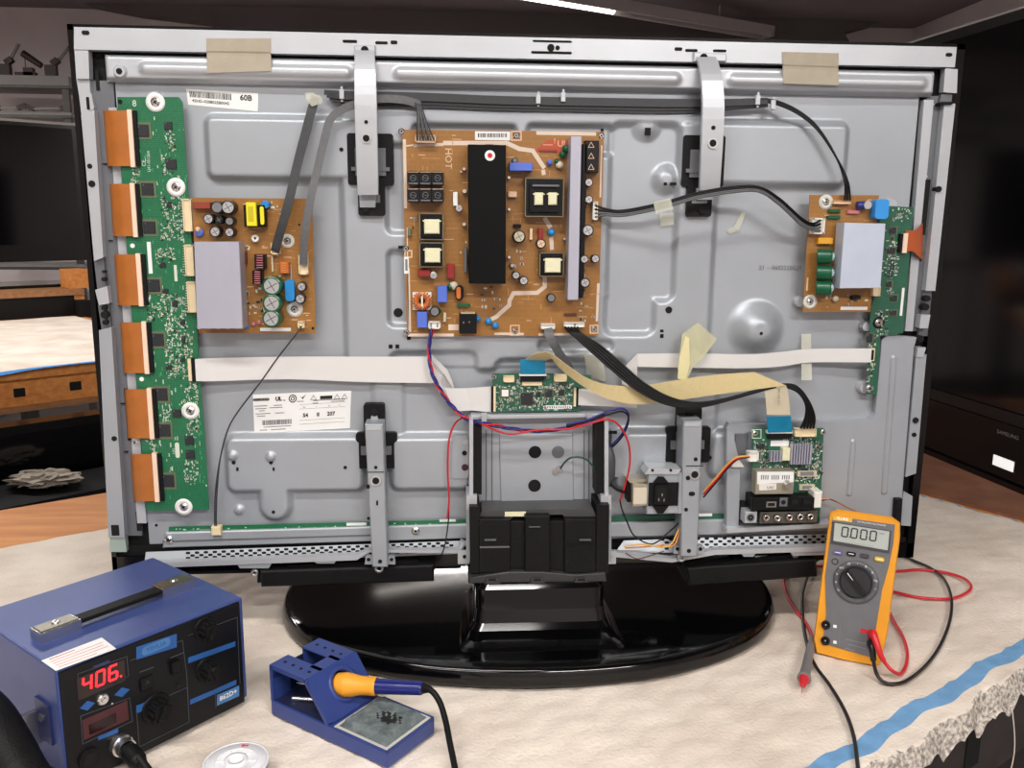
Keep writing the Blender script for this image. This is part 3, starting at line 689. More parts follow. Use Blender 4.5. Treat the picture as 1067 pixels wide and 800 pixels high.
# ---- speakers under the frame
for (pts,top) in (([(272,612),(452,606),(452,589),(271,595)],[(290,597),(330,586),(440,584),(436,592)]),([(718,611),(852,601),(851,583),(716,592)],[(735,592),(742,582),(835,577),(846,584)])):
    mb=MB(); mb.ppx(TV,pts,-.03,.03,BLACKM,.002)
    mb.ppx(TV,[(pts[3][0]+18,pts[3][1]),(pts[2][0]-14,pts[2][1]),(pts[2][0]-16,pts[2][1]-6),(pts[3][0]+30,pts[3][1]-6)],-.03,.018,BLACK)
    xc=(pts[0][0]+pts[1][0])/2; yc=pts[2][1]-3
    F=Face(T(xc+5,yc+1,.012),(1,0,0),(0,-.75,.66)); mb.rrect(F,0,0,.07,.014,.007,-.004,.002,GLOSS); mb.rrect(F,.005,.0,.02,.004,.002,.002,.0026,SILVER)  # silver strip paints the white glare on the glossy pad
    mb.ppx(TV,[(pts[0][0]-4,pts[0][1]-5),(pts[0][0]+6,pts[0][1]-5),(pts[0][0]+6,pts[0][1]-13),(pts[0][0]-4,pts[0][1]-13)],-.01,.02,BLACKM)
    mb.build('speaker',TVR)
# ---- upright brackets
def black_plate(x0,y0,x1,y1,x2,y2,x3,y3):
    mb=MB(); mb.rrpx(TV,x0,y0,x1,y1,3,.004,.012,BLACKM); mb.rrpx(TV,x2,y2,x3,y3,3,.004,.016,BLACKM)
    return mb
for (pl,hx,hole,nut) in (((362,139,410,193,373,190,401,225),379,(379,218),(382,143)),((711,141,755,195,716,193,742,226),735,(730,219),(743,150))):
    mb=black_plate(*pl); mb.dpx(TV,hole[0]+2,hole[1],3.5,.016,.0185,HOLE); mb.rpx(TV,pl[0]+8,pl[1]+15,pl[2]-8,pl[3]-10,.012,.0145,STEELD)
    mb.rpx(TV,pl[0]+4,pl[1]+35,pl[2]-4,pl[1]+39,.012,.0155,STEELD)
    mb.rpx(TV,pl[4]+5,pl[7]-22,pl[6]-5,pl[7]-14,.016,.017,STEELD); mb.build('bracket_mount',TVR)
# left top bracket (bent strip from the top frame to its mount)
mb=MB()
def bent(mb,prof,wpx,m=STEEL2,th=.0016):
    # prof: list (px,py,d, width px)
    A=[];B=[]
    for (x,y,dd_,w_) in prof:
        A.append(TV.P(x-w_/2,y,dd_)); B.append(TV.P(x+w_/2,y,dd_))
    mb.strip(A,B,th,m,3)
    # folded side flanges
    for E_,s_ in ((A,1),(B,-1)):
        C_=[p+V((0,.006,0)) for p in E_]; mb.strip(C_,E_,.0012,m,3)
bent(mb,[(379.5,52,.0155,20),(380,62,.024,20),(380.5,80,.034,21),(381,110,.038,22),(382,150,.037,21.5),(383,185,.034,21),(383.5,203,.031,20)],0)
mb.ppx(TV,[(369,58),(391,58),(391,47),(369,47)],.012,.0165,STEEL2,.001); mb.dpx(TV,380,52,4,.0165,.0172,HOLE); 
mb.dpx(TV,381.5,127,2,.037,.0395,HOLE,12); mb.dpx(TV,381.5,144,5.6,.037,.0395,SILVER,6); mb.dpx(TV,381.5,144,3.6,.0395,.0400,HOLE,14)
mb.ppx(TV,[(375,216),(391,216),(392,200),(374,200)],.014,.020,STEEL); mb.build('top_bracket',TVR)
mb=MB()
bent(mb,[(735,59,.0155,20),(739,68,.024,20),(742,84,.034,21),(743.5,112,.038,22),(742,150,.037,21.5),(740.5,180,.034,20.5),(739.5,198,.031,20)],0)
mb.ppx(TV,[(723,64),(757,64),(757,56),(723,54)],.012,.0165,STEEL2,.001); mb.dpx(TV,733.5,60,4,.0165,.0172,HOLE)
mb.dpx(TV,743.5,133,2.2,.037,.0395,HOLE,12); mb.dpx(TV,743,149.5,5.6,.037,.0395,SILVER,6); mb.dpx(TV,743,149,3.6,.0395,.0400,HOLE,14)
mb.ppx(TV,[(726,208),(742,208),(742,196),(726,196)],.014,.020,STEEL); mb.build('top_bracket',TVR)
# lower brackets
for (pl,top,bot,w_,nut,hs) in (((371,451,414,488,379,421,401,462),(389.5,442),(396,591),19,(391.5,501),[(391.5,487,1.7,1.7),(383.5,507,2,2.2),(393,524,1,2.6),(384,540,1.6,1.6)]),((694,445,740,482,706,424,731,452),(722,438),(718,580),20,(724,494.5),[(725,478.5,2,2),(717,498,2.2,2.2),(721,514.5,3.2,2.2),(715,531,2,2)])):
    mb=black_plate(*pl); mb.rpx(TV,pl[0]+5,pl[1]+14,pl[2]-6,pl[3]-14,.012,.0145,STEELD); mb.ppx(TV,[(pl[4]+4,pl[5]+26),(pl[6]-4,pl[5]+26),(pl[6]-8,pl[5]+12),(pl[4]+8,pl[5]+12)],.016,.020,STEEL); mb.dpx(TV,(pl[4]+pl[6])/2,pl[5]+9,4,.016,.02,HOLE)
    mb.build('bracket_mount',TVR)
    mb=MB(); x,y=top; x2,y2=bot
    mb.ppx(TV,[(x2-w_/2+1.5,y2),(x2+w_/2-1.5,y2),(x+w_/2,y),(x-w_/2,y)],.012,.044,STEEL,.0012)
    for (hx,hy,rx,ry) in hs: mb.rrpx(TV,hx-rx,hy-ry,hx+rx,hy+ry,min(rx,ry)*.9,.044,.0446,HOLE)
    mb.dpx(TV,nut[0],nut[1],5.6,.0435,.0455,SILVER,18); mb.dpx(TV,nut[0],nut[1],3.7,.0455,.0459,HOLE,16)
    mb.rpx(TV,nut[0]-w_/2+1,nut[1]-9.5,nut[0]+w_/2-1,nut[1]-8.7,.044,.0445,HOLE)
    mb.rpx(TV,x-w_/2+2,y+2,x+w_/2-2,y+6,.044,.0447,STEEL2)
    mb.ppx(TV,[(x2-16,y2-3),(x2+16,y2-3),(x2+15,y2-11),(x2-15,y2-11)],.026,.034,STEEL)
    for q in (-12,12): mb.dpx(TV,x2+q,y2-8,2,.034,.0345,HOLE,12)
    a_,b_=TV.ab(x2-(8 if x2>500 else 1),y2+1,.03); mb.ring(TV,a_,b_,.0026,.0056,.028,.031,SILVER)
    mb.dpx(TV,x2,y2-6,2.2,.044,.0447,HOLE,12)
    mb.build('lower_bracket',TVR)
# ---- centre mounting channel for the stand
mb=MB(); mb.ppx(TV,[(497,532),(628,532),(630,434),(490,434)],.006,.012,STEEL)
mb.ppx(TV,[(522,532),(598,532),(597,452),(520,452)],.012,.0145,STEEL,.001)
for x in (506,512,608,613): mb.ppx(TV,[(x,532),(x+1.2,532),(x+1.2,448),(x,448)],.012,.0126,STEELD)
for (x,y,m_) in ((557.5,471,BLACKM),(581.5,471,STEELD),(557,506,HOLE)): mb.dpx(TV,x,y,6.6,.0145,.0151,m_,24)
for (x,y) in ((527,528),(578.5,526)): mb.rpx(TV,x-3.5,y-4,x+4.5,y+3,.0145,.0155,HOLE)
mb.ppx(TV,[(489,437.5),(632,435),(630,431),(491,433)],.010,.030,STEEL2,.001)
for x in (504.5,614.5): mb.rpx(TV,x-2.8,431,x+2.8,443,.030,.036,STEEL2)
mb.build('stand_channel',TVR)
for (xo,xi,nm) in (((486,432,489,585),(501,434,501,512),0),((637,431,634,585),(622,434,621,512),1)):
    mb=MB()
    s_=1 if nm==0 else -1
    x=xo[0]; 
    mb.ppx(TV,[(x+s_*3,516),(x+s_*7,516),(x+s_*7,438),(x+s_*3,438)] if s_>0 else [(x-7,516),(x-3,516),(x-3,438),(x-7,438)],.01,.045,STEEL2)
    q=[(x+s_*7,515),(x+s_*16,515),(x+s_*16,439),(x+s_*7,439)]
    if s_<0: q=[(x-16,515),(x-7,515),(x-7,439),(x-16,439)]
    mb.ppx(TV,q,.01,.040,BLACKM)
    q=[(x+s_*0,585),(x+s_*5,585),(x+s_*5,516),(x+s_*0,516)] if s_>0 else [(x-5,585),(x,585),(x,516),(x-5,516)]
    mb.ppx(TV,q,.01,.046,STEEL)
    q=[(x+s_*0,531),(x+s_*11,531),(x+s_*11,516),(x+s_*0,516)] if s_>0 else [(x-11,531),(x,531),(x,516),(x-11,516)]
    mb.ppx(TV,q,.01,.0475,STEEL2)
    mb.build('channel_side',TVR,.0006)
mb=MB(); mb.rrpx(TV,470.5,454,488,498.5,3,.008,.014,STEEL)
mb.dpx(TV,485,460.5,2.8,.014,.0146,SILVER); mb.dpx(TV,484,472,2.6,.014,.0146,HOLE); mb.dpx(TV,484.5,487,3.6,.014,.0146,mat('dark_red_rubber',(62,24,34),.5)); mb.build('side_lug',TVR,.0005)
mb=MB(); mb.rpx(TV,637,449,655,497,.002,.012,STEEL); mb.rpx(TV,634,449,643,452,.012,.0135,HOLE); mb.build('side_lug',TVR,.0005)
for x0,x1 in ((477,491),(629,642)):
    mb=MB(); mb.rpx(TV,x0,574,x1,587.5,.03,.034,STEEL2); mb.dpx(TV,(x0+x1)/2,580,2,.034,.0346,HOLE); mb.build('fixing_tab',TVR,.0005)
# ---- black plastic neck cover
NB=.060
mb=MB()
mb.ppx(TV,[(493,598),(629,598),(632,543),(496,543)],.012,NB-.004,BLACKM,.001)
mb.ppx(TV,[(490,597),(501,597),(500,528),(489,528)],.012,NB-.002,BLACKM); mb.ppx(TV,[(621,597),(634,597),(635,526),(622,526)],.012,NB-.002,BLACKM)
mb.ppx(TV,[(499,597),(532,597),(532,541),(499,541)],.03,NB,BLACKM,.001); mb.ppx(TV,[(588,597),(621,597),(621,541),(588,541)],.03,NB,BLACKM,.001)
mb.ppx(TV,[(547,598),(573,598),(573,538),(547,538)],.03,NB+.003,BLACKM,.001)
for y in (570,): mb.ppx(TV,[(500,y+1),(531,y+.5),(531,y-1),(500,y-.5)],NB,NB+.001,STEELD); mb.ppx(TV,[(590,y-1.5),(621,y-1),(621,y-2.5),(590,y-3)],NB,NB+.001,BLACK)
for (x,y) in ((527,545),(501,545),(591,543),(501,586),(616,580),(616,553),(591,585)): mb.dpx(TV,x,y,2,NB,NB+.0006,HOLE,12)
for (x,y) in ((511,563),(557,549),(610,563)): mb.rpx(TV,x-6,y-.4,x+6,y+.4,NB,NB+.0045,STEELD)
mb.build('neck_cover',TVR)
mb=MB(); mb.ppx(TV,[(498,541),(532,541),(536,537),(586,536),(590,540),(622,539),(618,530),(502,532)],.012,.050,mat('grey_black_plastic',(66,66,66),.5)); mb.build('neck_cover_top',TVR)
mb=MB(); mb.rpx(TV,526,533,548,538,.052,.0525,IVORY); mb.build('paper_tab',TVR)
mb=MB(); mb.ppx(TV,[(488,608),(632,606),(631,597),(600,599),(565,596),(530,596),(489,602)],.015,NB+.004,mat('grey_black_plastic_2',(50,50,51),.45),.001)
for x in (513,560,606): mb.ppx(TV,[(x-9,609),(x+9,609),(x+6,603),(x-6,603)],NB+.004,NB+.007,mat('grey_black_plastic_2',(50,50,51),.45),.001); mb.rpx(TV,x-4,603,x+4,605,NB+.007,NB+.0076,HOLE)
mb.build('neck_collar',TVR)
# ---- glossy stand base: lofted rings
mb=MB()
cx,cy=.013,.075; n=96
def ringpts(k,h,ya=.240,yb=.165):
    out=[]
    for i in range(n):
        t=2*math.pi*i/n; c_,s_=math.cos(t),math.sin(t); e=.92
        x=math.copysign(abs(c_)**e,c_)*.335*k; y=math.copysign(abs(s_)**e,s_)*(yb if s_>0 else ya)*k
        out.append(V((cx+x,cy+y,ZT+h)))
    return out
prof=[(.975,.0),(.998,.003),(1.0,.006),(.990,.0185),(.984,.0215),(.974,.0230),(.962,.0236),(.90,.0246),(.80,.0258),(.6,.028),(.4,.030),(.2,.031),(.02,.031)]
R=[ringpts(a_,h_) for a_,h_ in prof]
vs=[p for r_ in R for p in r_]; fs=[(i*n+j,i*n+(j+1)%n,(i+1)*n+(j+1)%n,(i+1)*n+j) for i in range(len(R)-1) for j in range(n)]
mb.add(vs,fs,GLOSS,True); mb.add(R[0],[tuple(range(n-1,-1,-1))],GLOSS); mb.add(R[-1],[tuple(range(n))],GLOSS)
mb.build('stand_base',TVR)
# pedestal under the neck (stepped)
mb=MB()
def quad3(x0,x1,yf,yb,z,xf0=None,xf1=None):
    return [V((x0 if xf0 is None else xf0,yf,z+ZT)),V((x1 if xf1 is None else xf1,yf,z+ZT)),V((x1,yb,z+ZT)),V((x0,yb,z+ZT))]
pa=G(495,640,.045); pb=G(634,640,.045)
zt_=T(560,606,NB).z-ZT
print('neck bottom z',zt_,'ped',pa,pb)
def rrq(x0,x1,yf,yb,z,r=.014):
    out=[]
    for cx_,cy_,t0 in ((x1-r,yb-r,0),(x0+r,yb-r,90),(x0+r,yf+r,180),(x1-r,yf+r,270)):
        for i in range(6):
            t=math.radians(t0+18*i); out.append(V((cx_+r*math.cos(t),cy_+r*math.sin(t),ZT+z)))
    return out
xa=T(494,606,NB).x; xb=T(629,606,NB).x
L=[rrq(xa-.022,xb+.022,-.128,.04,.022),rrq(xa-.016,xb+.016,-.118,.04,.0285),rrq(xa-.010,xb+.010,-.108,.04,.031),
   rrq(xa-.006,xb+.006,-.086,.04,.033),rrq(xa-.002,xb+.002,-.080,.04,.040),rrq(xa,xb,-.076,.03,.055),rrq(xa,xb,-.072,.02,zt_-.004),rrq(xa+.004,xb-.004,-.068,.016,zt_+.001)]
m_=24
for A_,B_ in zip(L,L[1:]):
    mb.add(A_+B_,[(i,(i+1)%m_,m_+(i+1)%m_,m_+i) for i in range(m_)],GLOSS,True)
mb.add(L[-1],[tuple(range(m_))],GLOSS)
mb.build('stand_pedestal',TVR)
# ---- right lower cover plate and jack panel
mb=MB()
pts=[(757,556),(866,551),(938,553),(941,512),(953,362),(956,351.5),(926,348.5),(920,353),(913,431),(907,437),(760,441),(757,446)]
mb.ppx(TV,pts,.0,.0115,STEEL,.0012)
def bead(x0,y0,x1,y1,wpx):
    A=TV.ab(x0,y0,.0115);B=TV.ab(x1,y1,.0115)
    dx,dy=B[0]-A[0],B[1]-A[1]; L_=math.hypot(dx,dy); an=math.atan2(dy,dx); w_=wpx*k
    pts=[]
    for (c,t0) in ((A,90),(B,-90)):
        for i in range(9): t=math.radians(t0+22.5*i)+an; pts.append((c[0]+w_/2*math.cos(t),c[1]+w_/2*math.sin(t)))
    mb.poly(TV,pts,.0115,.0140,STEEL,.0016)
bead(931,373,921,512,6.5); bead(889,460,884.5,514,6)
mb.ppx(TV,[(904,548),(907,548),(907,541),(904,541)],.0115,.012,STEELD)
mb.build('cover_plate',TVR)
# recess edge line + side flange of the jack bay
mb=MB(); mb.ppx(TV,[(757,552),(770,552),(772,487),(763,450),(757,446)],.0115,.022,STEEL,.001)
mb.ppx(TV,[(757,556),(868,549),(868,545),(757,551)],.0115,.030,STEEL2,.001)
mb.rpx(TV,766,452,779,475,.0115,.014,STEELD)
mb.rpx(TV,771,524,778,544,.0115,.0225,HOLE); mb.build('jack_bay',TVR)
# ---- mains inlet
mb=MB(); mb.ppx(TV,[(674,536),(707,535),(707,489),(676,488)],.012,.044,STEEL,.001)
mb.ppx(TV,[(672,494),(706,494),(710,489),(676,488)],.02,.0465,STEEL2)
for x in (680,699): mb.dpx(TV,x,490,1.6,.0465,.047,HOLE,10)
mb.rpx(TV,706,492,716,535,.012,.042,STEEL); mb.build('inlet_bracket',TVR)
mb=MB(); mb.rpx(TV,676,503,707,527,.03,.046,BLACKM); 
mb.ppx(TV,[(681,503),(697,503),(692,497),(686,497)],.044,.0475,BLACK); mb.ppx(TV,[(685,535),(691,535),(697,527),(680,527)],.044,.0475,BLACK)
mb.rrpx(TV,682,505,697,526,2,.046,.050,BLACK); mb.rrpx(TV,684.5,508,694.5,523,2,.050,.0503,HOLE)
for (x,y) in ((690,515.5),(686.5,520.5),(692,521)): mb.rpx(TV,x-.6,y-1.4,x+.6,y+1.4,.050,.0515,CHROME)
mb.build('mains_inlet',TVR)
mb=MB(); mb.ppx(TV,[(659,528),(677,527),(677,505),(659,504)],.010,.040,TAN,.001); mb.ppx(TV,[(656,503),(676,502),(674,499),(654,500)],.012,.034,TAN); 
mb.rpx(TV,660,508,676,525,.040,.0408,mat('filter_label',(206,196,176),.5)); mb.rpx(TV,654,505,659,523,.012,.03,BLACKM); mb.build('mains_filter',TVR)
# ================================================================== CIRCUIT BOARDS
PALE=mat('pale_component',(196,186,160),.5)
BRNP=mat('brown_component',(96,74,58),.5)
def smd(mb,rects,n,d,dens_white=.4,sz=(1.6,3.4)):
    tot=sum((x1-x0)*(y1-y0) for x0,y0,x1,y1 in rects)
    for (x0,y0,x1,y1) in rects:
        for i in range(int(n*(x1-x0)*(y1-y0)/tot)):
            x=rng.uniform(x0,x1);y=rng.uniform(y0,y1); w_=rng.uniform(*sz);h_=w_*rng.uniform(.4,.6)
            if rng.rand()<.5: w_,h_=h_,w_
            q=rng.rand()
            if q<dens_white: mb.rpx(TV,x-w_/2,y-h_/2,x+w_/2,y+h_/2,d,d+.0003,SILK if q>.12 else SILVER)
            elif q<.72:
                mb.rpx(TV,x-w_/2-.4,y-h_/2-.3,x+w_/2+.4,y+h_/2+.3,d,d+.0003,SILVER if q<.6 else SILK); mb.rpx(TV,x-w_/2*.6,y-h_/2,x+w_/2*.6,y+h_/2,d,d+.0010,ICB if q<.66 else BRNP)
            else: mb.rpx(TV,x-w_/2,y-h_/2,x+w_/2,y+h_/2,d,d+.0009,ICB if q<.88 else PALE)
def chip(par,x,y,s,d,pins=4.5,h=None,name='chip'):
    h=h or s; mb=MB()
    if pins: mb.rpx(TV,x-s/2-pins/2,y-h/2-pins/2,x+s/2+pins/2,y+h/2+pins/2,d,d+.0006,OLIVE)
    mb.rpx(TV,x-s/2,y-h/2,x+s/2,y+h/2,d,d+.0018,ICB,.0003); 
    mb.dpx(TV,x-s*.33,y-h*.33,.6,d+.0018,d+.0019,INKG,8)
    return mb.build(name,par)
def cap(par,x,y,r,d,L,body=KCAP,top=SILVER,name='capacitor',cross=True):
    mb=MB(); a,b=TV.ab(x,y,d+L); R_=r*k
    p0=TV.W(a,b,d);p1=TV.W(a,b,d+L)
    mb.lathe(p0,p1,[(0,R_*.96),(L*.06,R_),(L*.9,R_),(L*.94,R_*.96),(L*.97,R_),(L,R_*.86)],body,20)
    mb.disc(TV,a,b,R_*.86,d+L-.0006,d+L,body,20); mb.disc(TV,a,b,R_*.78,d+L,d+L+.0002,top,20)
    if cross:
        for q in (.5,.5+math.pi/2): mb.rect(TV,a,b,R_*1.3,R_*.12,d+L+.0002,d+L+.0004,INKG,0,q)
    return mb.build(name,par)
def block(par,x0,y0,x1,y1,d,L,m,name,inset=.0006,ang=0,extra=None):
    mb=MB(); mb.rpx(TV,x0,y0,x1,y1,d,d+L,m,inset,ang)
    if extra: extra(mb)
    return mb.build(name,par)
def conn(par,x0,y0,x1,y1,d,L,name='connector',pins=0,vert=False,m=CREAM,slot=True):
    mb=MB(); mb.rpx(TV,x0,y0,x1,y1,d,d+L*.8,m)
    f=min(x1-x0,y1-y0)*.14
    mb.rpx(TV,x0,y0,x1,y0+f,d,d+L,m);mb.rpx(TV,x0,y1-f,x1,y1,d,d+L,m);mb.rpx(TV,x0,y0,x0+f,y1,d,d+L,m);mb.rpx(TV,x1-f,y0,x1,y1,d,d+L,m)
    for i in range(pins):
        t=(i+.5)/pins
        if vert: y=y0+(y1-y0)*t; mb.rpx(TV,x0-2,y-.4,x0,y+.4,d,d+.001,SILVER)
        else: x=x0+(x1-x0)*t; mb.rpx(TV,x-.7,y0+f*1.5,x+.7,y1-f*1.5,d,d+L*.9,INKG)
    return mb.build(name,par)
def disc(par,x,y,r,d,L,m,name='disc_capacitor',tilt=(0,0)):
    mb=MB(); a,b=TV.ab(x,y,d+L*.5); c=TV.W(a,b,d+L*.5); R_=r*k
    vs,fs=blob(c,R_,L*.5,R_,m,8,.02); mb.add(vs,fs,m,True)
    return mb.build(name,par)
# ------------------------------------------------ left green buffer board
D=.013
def board(name,pts,m,D=D,th=.0016):
    e=empty(name,V((0,0,0)),'','') ; del e['label']; del e['category']
    ab=[TV.ab(x,y,D) for x,y in pts]; o=TV.W(sum(a for a,b in ab)/len(ab),min(b for a,b in ab),D)
    bpy.data.objects.remove(e)
    mb=MB(); mb.poly(TV,ab,D-th,D,m)
    return mb
bb=board('x',[(153,532),(218,531),(213,450),(208,390),(203,300),(196,200),(190,106),(186,101),(122,101),(128,200),(135,300),(144,420)],PCBG)
# silkscreen text and traces on the board
def silk(mb,x,y,t,s,m=SILK,ang=math.pi/2*.98,D_=D): mb.tpx(TV,t,x,y,s,D_+.0002,m,ang=ang,th=0)
silk(bb,155,168,'LJ41-05120A',.0045); silk(bb,140,108,'8',.010,ang=0); silk(bb,150,170,'CE',.006); silk(bb,181,470,'LJ92',.004)
for i in range(260):
    x=rng.uniform(150,205);y=rng.uniform(120,520); x=140+(x-150)*.9+(y-100)*.062
    bb.rpx(TV,x,y,x+rng.uniform(.5,1),y+rng.uniform(1.5,5),D,D+.0002,SILK if rng.rand()<.5 else mat('trace_light_green',(78,160,110),.4))
bb.rrpx(TV,182.5,461,187,477,2,D,D+.0003,SILK); bb.rpx(TV,154,252,158,285,D,D+.0004,PAPER); bb.rpx(TV,181.5,276,184.5,293,D,D+.0003,SILK)
for (x,y) in ((138,256),(147.5,395)): bb.dpx(TV,x,y,2.4,D,D+.0006,PAPER,14)
bb.dpx(TV,125,106,2.6,D,D+.0003,HOLE,14)
GB=bb.build('buffer_board',TVR)
for (x0,y0,x1,y1) in ((109,115,133,173),(115.5,191.5,136,246),(120.5,265,142,318),(126.5,336,148,388.5),(131,405.5,153.5,456.5),(137.5,473,159,522)):
    mb=MB(); hgt_=y1-y0; sk=hgt_*.072
    A=[];B=[]
    for (x,dd_) in ((x0-1.5,.001),(x0-.5,.008),(x0+2,.0125),(x0+8,.0165),(x1-6,.0172),(x1,.0165)):
        A.append(TV.P(x,y0,dd_));B.append(TV.P(x+sk,y1,dd_))
    mb.strip(A,B,.0004,KAPTON,4); mb.build('flex_cable',GB)
    mb=MB(); mb.ppx(TV,[(x1+sk-1,y1+1),(x1+sk+3.7,y1+1),(x1+3.7,y0-1),(x1-1,y0-1)],D,.0185,mat('flex_stiffener',(238,208,184),.45)); mb.ppx(TV,[(x1+sk+3.7,y1),(x1+sk+8.5,y1),(x1+8.5,y0),(x1+3.7,y0)],D,.0165,BLACK); mb.build('flex_connector',GB)
for (x,y) in ((148.5,136),(153.5,197),(155.5,237),(160,297.5),(164,354),(168,411),(171,448.5),(174.7,501)): chip(GB,x,y,12.5,D,5.5)
for (x,y,w_,h_) in ((175,131,8,8),(178,171,11,10),(176,213,5,6),(169,276,6,5),(172,303.5,6,5),(182,316,6,6),(190,336,5,5),(191,354,4,7),(184,431,9,8),(197,459,9,9),(198,473.5,9,9),(176,383,6,5),(190,375,5,4)): chip(GB,x,y,w_,D,0,h_)
for (x,y) in ((162,106.5),(183.5,195),(198.5,428),(191.5,528)): tscrew(GB,x,y,D,4.3,9,wm=PAPER)
for (x0,y0,x1,y1) in ((190.5,207,199.5,241),(192.5,255,201.5,287.5),(195,293.5,204,325.5)): conn(GB,x0,y0,x1,y1,D,.007,pins=12,vert=True)
mb=MB(); mb.rpx(TV,196,374,199.5,397,D,.0165,CREAM); mb.rpx(TV,199.5,373.5,203.5,397.5,D,.0175,BLACK); mb.build('ribbon_connector',GB)
mb=MB(); smd(mb,[(172,136,182,158),(168,160,180,182),(168,205,192,250),(163,258,182,275),(165,305,192,318),(153,318,175,334),(172,320,196,350),(172,352,200,372),(172,372,196,395),(192,398,206,420),(196,435,207,456),(192,480,206,505),(152,458,162,470),(136,176,146,190),(138,456,150,462),(167,425,178,440)],900,D,.62,(1.0,2.5))
o=mb.build('surface_mount_parts',GB,kind='stuff')
# ------------------------------------------------ left brown sub board
D2=.0185
bb=board('x',[(207,347),(329,347),(325,207),(200,206)],PCBO,D2)
bb.rpx(TV,271,341.5,303,345,D2,D2+.0004,PAPER)
for i in range(60):
    x=rng.uniform(252,322);y=rng.uniform(212,340); bb.rpx(TV,x,y,x+rng.uniform(2,9),y+.7,D2,D2+.0002,SILKO if rng.rand()<.4 else mat('trace_amber',(196,146,84),.4))
bb.rpx(TV,318.5,214,321,240,D2,D2+.0003,SILKO); bb.dpx(TV,311.7,234,1.2,D2,D2+.0003,HOLE,10); bb.dpx(TV,326,342,1.5,D2,D2+.0003,HOLE,10)
SB=bb.build('sub_supply_board',TVR)
mb=MB(); mb.ppx(TV,[(205.5,342.5),(253,342.5),(249,252),(202,252)],D2+.004,D2+.030,LAV,.0006)
for i in range(5): mb.ppx(TV,[(206+i*10,343),(209+i*10,343),(208+i*10,340),(205+i*10,340)],D2,D2+.005,LAV)
mb.build('heat_sink',SB)
block(SB,200.5,210.5,219,217.5,D2,.010,REDB,'film_capacitor')
for (x,y,r_,t_) in ((226,216,6,INKG),(237.5,216,6.8,SILVER),(217,228,5,SILVER),(224,241.5,5.3,SILVER),(239,230.5,4.2,INKG),(239,242,4.6,SILVER),(228,229,4,KCAP)): cap(SB,x,y,r_,D2,.016,KCAP,t_)
disc(SB,207.5,242,4.5,D2,.006,BLUEB); disc(SB,206.5,239,2.6,D2,.010,SILKO)
mb=MB(); mb.rpx(TV,254,213.5,276,236.5,D2,D2+.014,BLACK,.001); mb.rpx(TV,256.5,210.8,267,235.5,D2,D2+.018,YEL,.0005); mb.rpx(TV,258.5,215,264,231,D2+.018,D2+.0183,mat('yellow_tape_dark',(196,182,30),.5)); mb.rrpx(TV,271,215,275,234,2,D2+.01,D2+.0155,YEL); mb.build('transformer',SB)  # tape top carries a darker yellow rectangle
cap(SB,276,213,3.8,D2,.012,BCAP,BCAP,cross=False)
mb=MB(); a_,b_=TV.ab(265.6,248.5,D2+.006); mb.ring(TV,a_,b_,.0015,.0042,D2,D2+.006,WHITE); mb.build('terminal_post',SB)
def coil(par,x,y,w_,h_,d,L,m,wire,name='inductor'):
    mb=MB(); mb.rpx(TV,x-w_/2,y-h_/2,x+w_/2,y+h_/2,d,d+L,m,.0008)
    n_=max(3,int(h_/2.2))
    for i in range(n_): yy=y-h_/2+(i+.5)*h_/n_; mb.rpx(TV,x-w_*.3,yy-.45,x+w_*.3,yy+.45,d+L,d+L+.0007,wire)
    return mb.build(name,par)
coil(SB,270.5,272.5,11,15,D2,.012,BLACK,PINKW); coil(SB,268,289,10,14,D2,.012,BLACK,PINKW); coil(SB,253.5,268.6,6,13,D2,.007,BRNC,PINKW)
coil(SB,296,279,9,12,D2,.010,COPPER,mat('bright_copper',(232,150,84),.3,.5))
for (x,y,r_) in ((283,298,9.3),(283,316,9.0),(282.4,332,8.8)): cap(SB,x,y,r_,D2,.024,GCAP,SILVER)
mb=MB(); a_,b_=TV.ab(301.8,302.6,D2+.010); mb.rrect(TV,a_,b_,.0105,.0245,.004,D2,D2+.010,BCAP); mb.build('film_capacitor',SB)
for (x,y,r_) in ((314,298.7,4.6),(312.7,311.3,5)): cap(SB,x,y,r_,D2,.011)
for (x,y,r_) in ((299.5,251,7),(307,322,8.3)): tscrew(SB,x,y,D2,3.6,r_,wm=NATUR)
conn(SB,282,253,291,265,D2,.009,pins=0); conn(SB,311,265,320.5,286,D2,.009)
conn(SB,310,335,317,342,D2,.008)
for (x,y,m_) in ((257.5,340,BCAP),(264,337.5,PINKW),(270,336,PINKW)): disc(SB,x,y,2.4,D2,.004,m_)
mb=MB(); mb.rrpx(TV,303,276,304,300,.4,D2,D2+.002,SILVER); mb.rpx(TV,283,267,284.5,283,D2,D2+.003,PALE); mb.rpx(TV,291,287,292.5,297,D2,D2+.003,PALE); smd(mb,[(254,300,272,306),(250,255,264,262),(282,210,292,220),(256,312,274,330)],26,D2,.5,(2,4)); mb.build('wire_links',SB,kind='stuff')
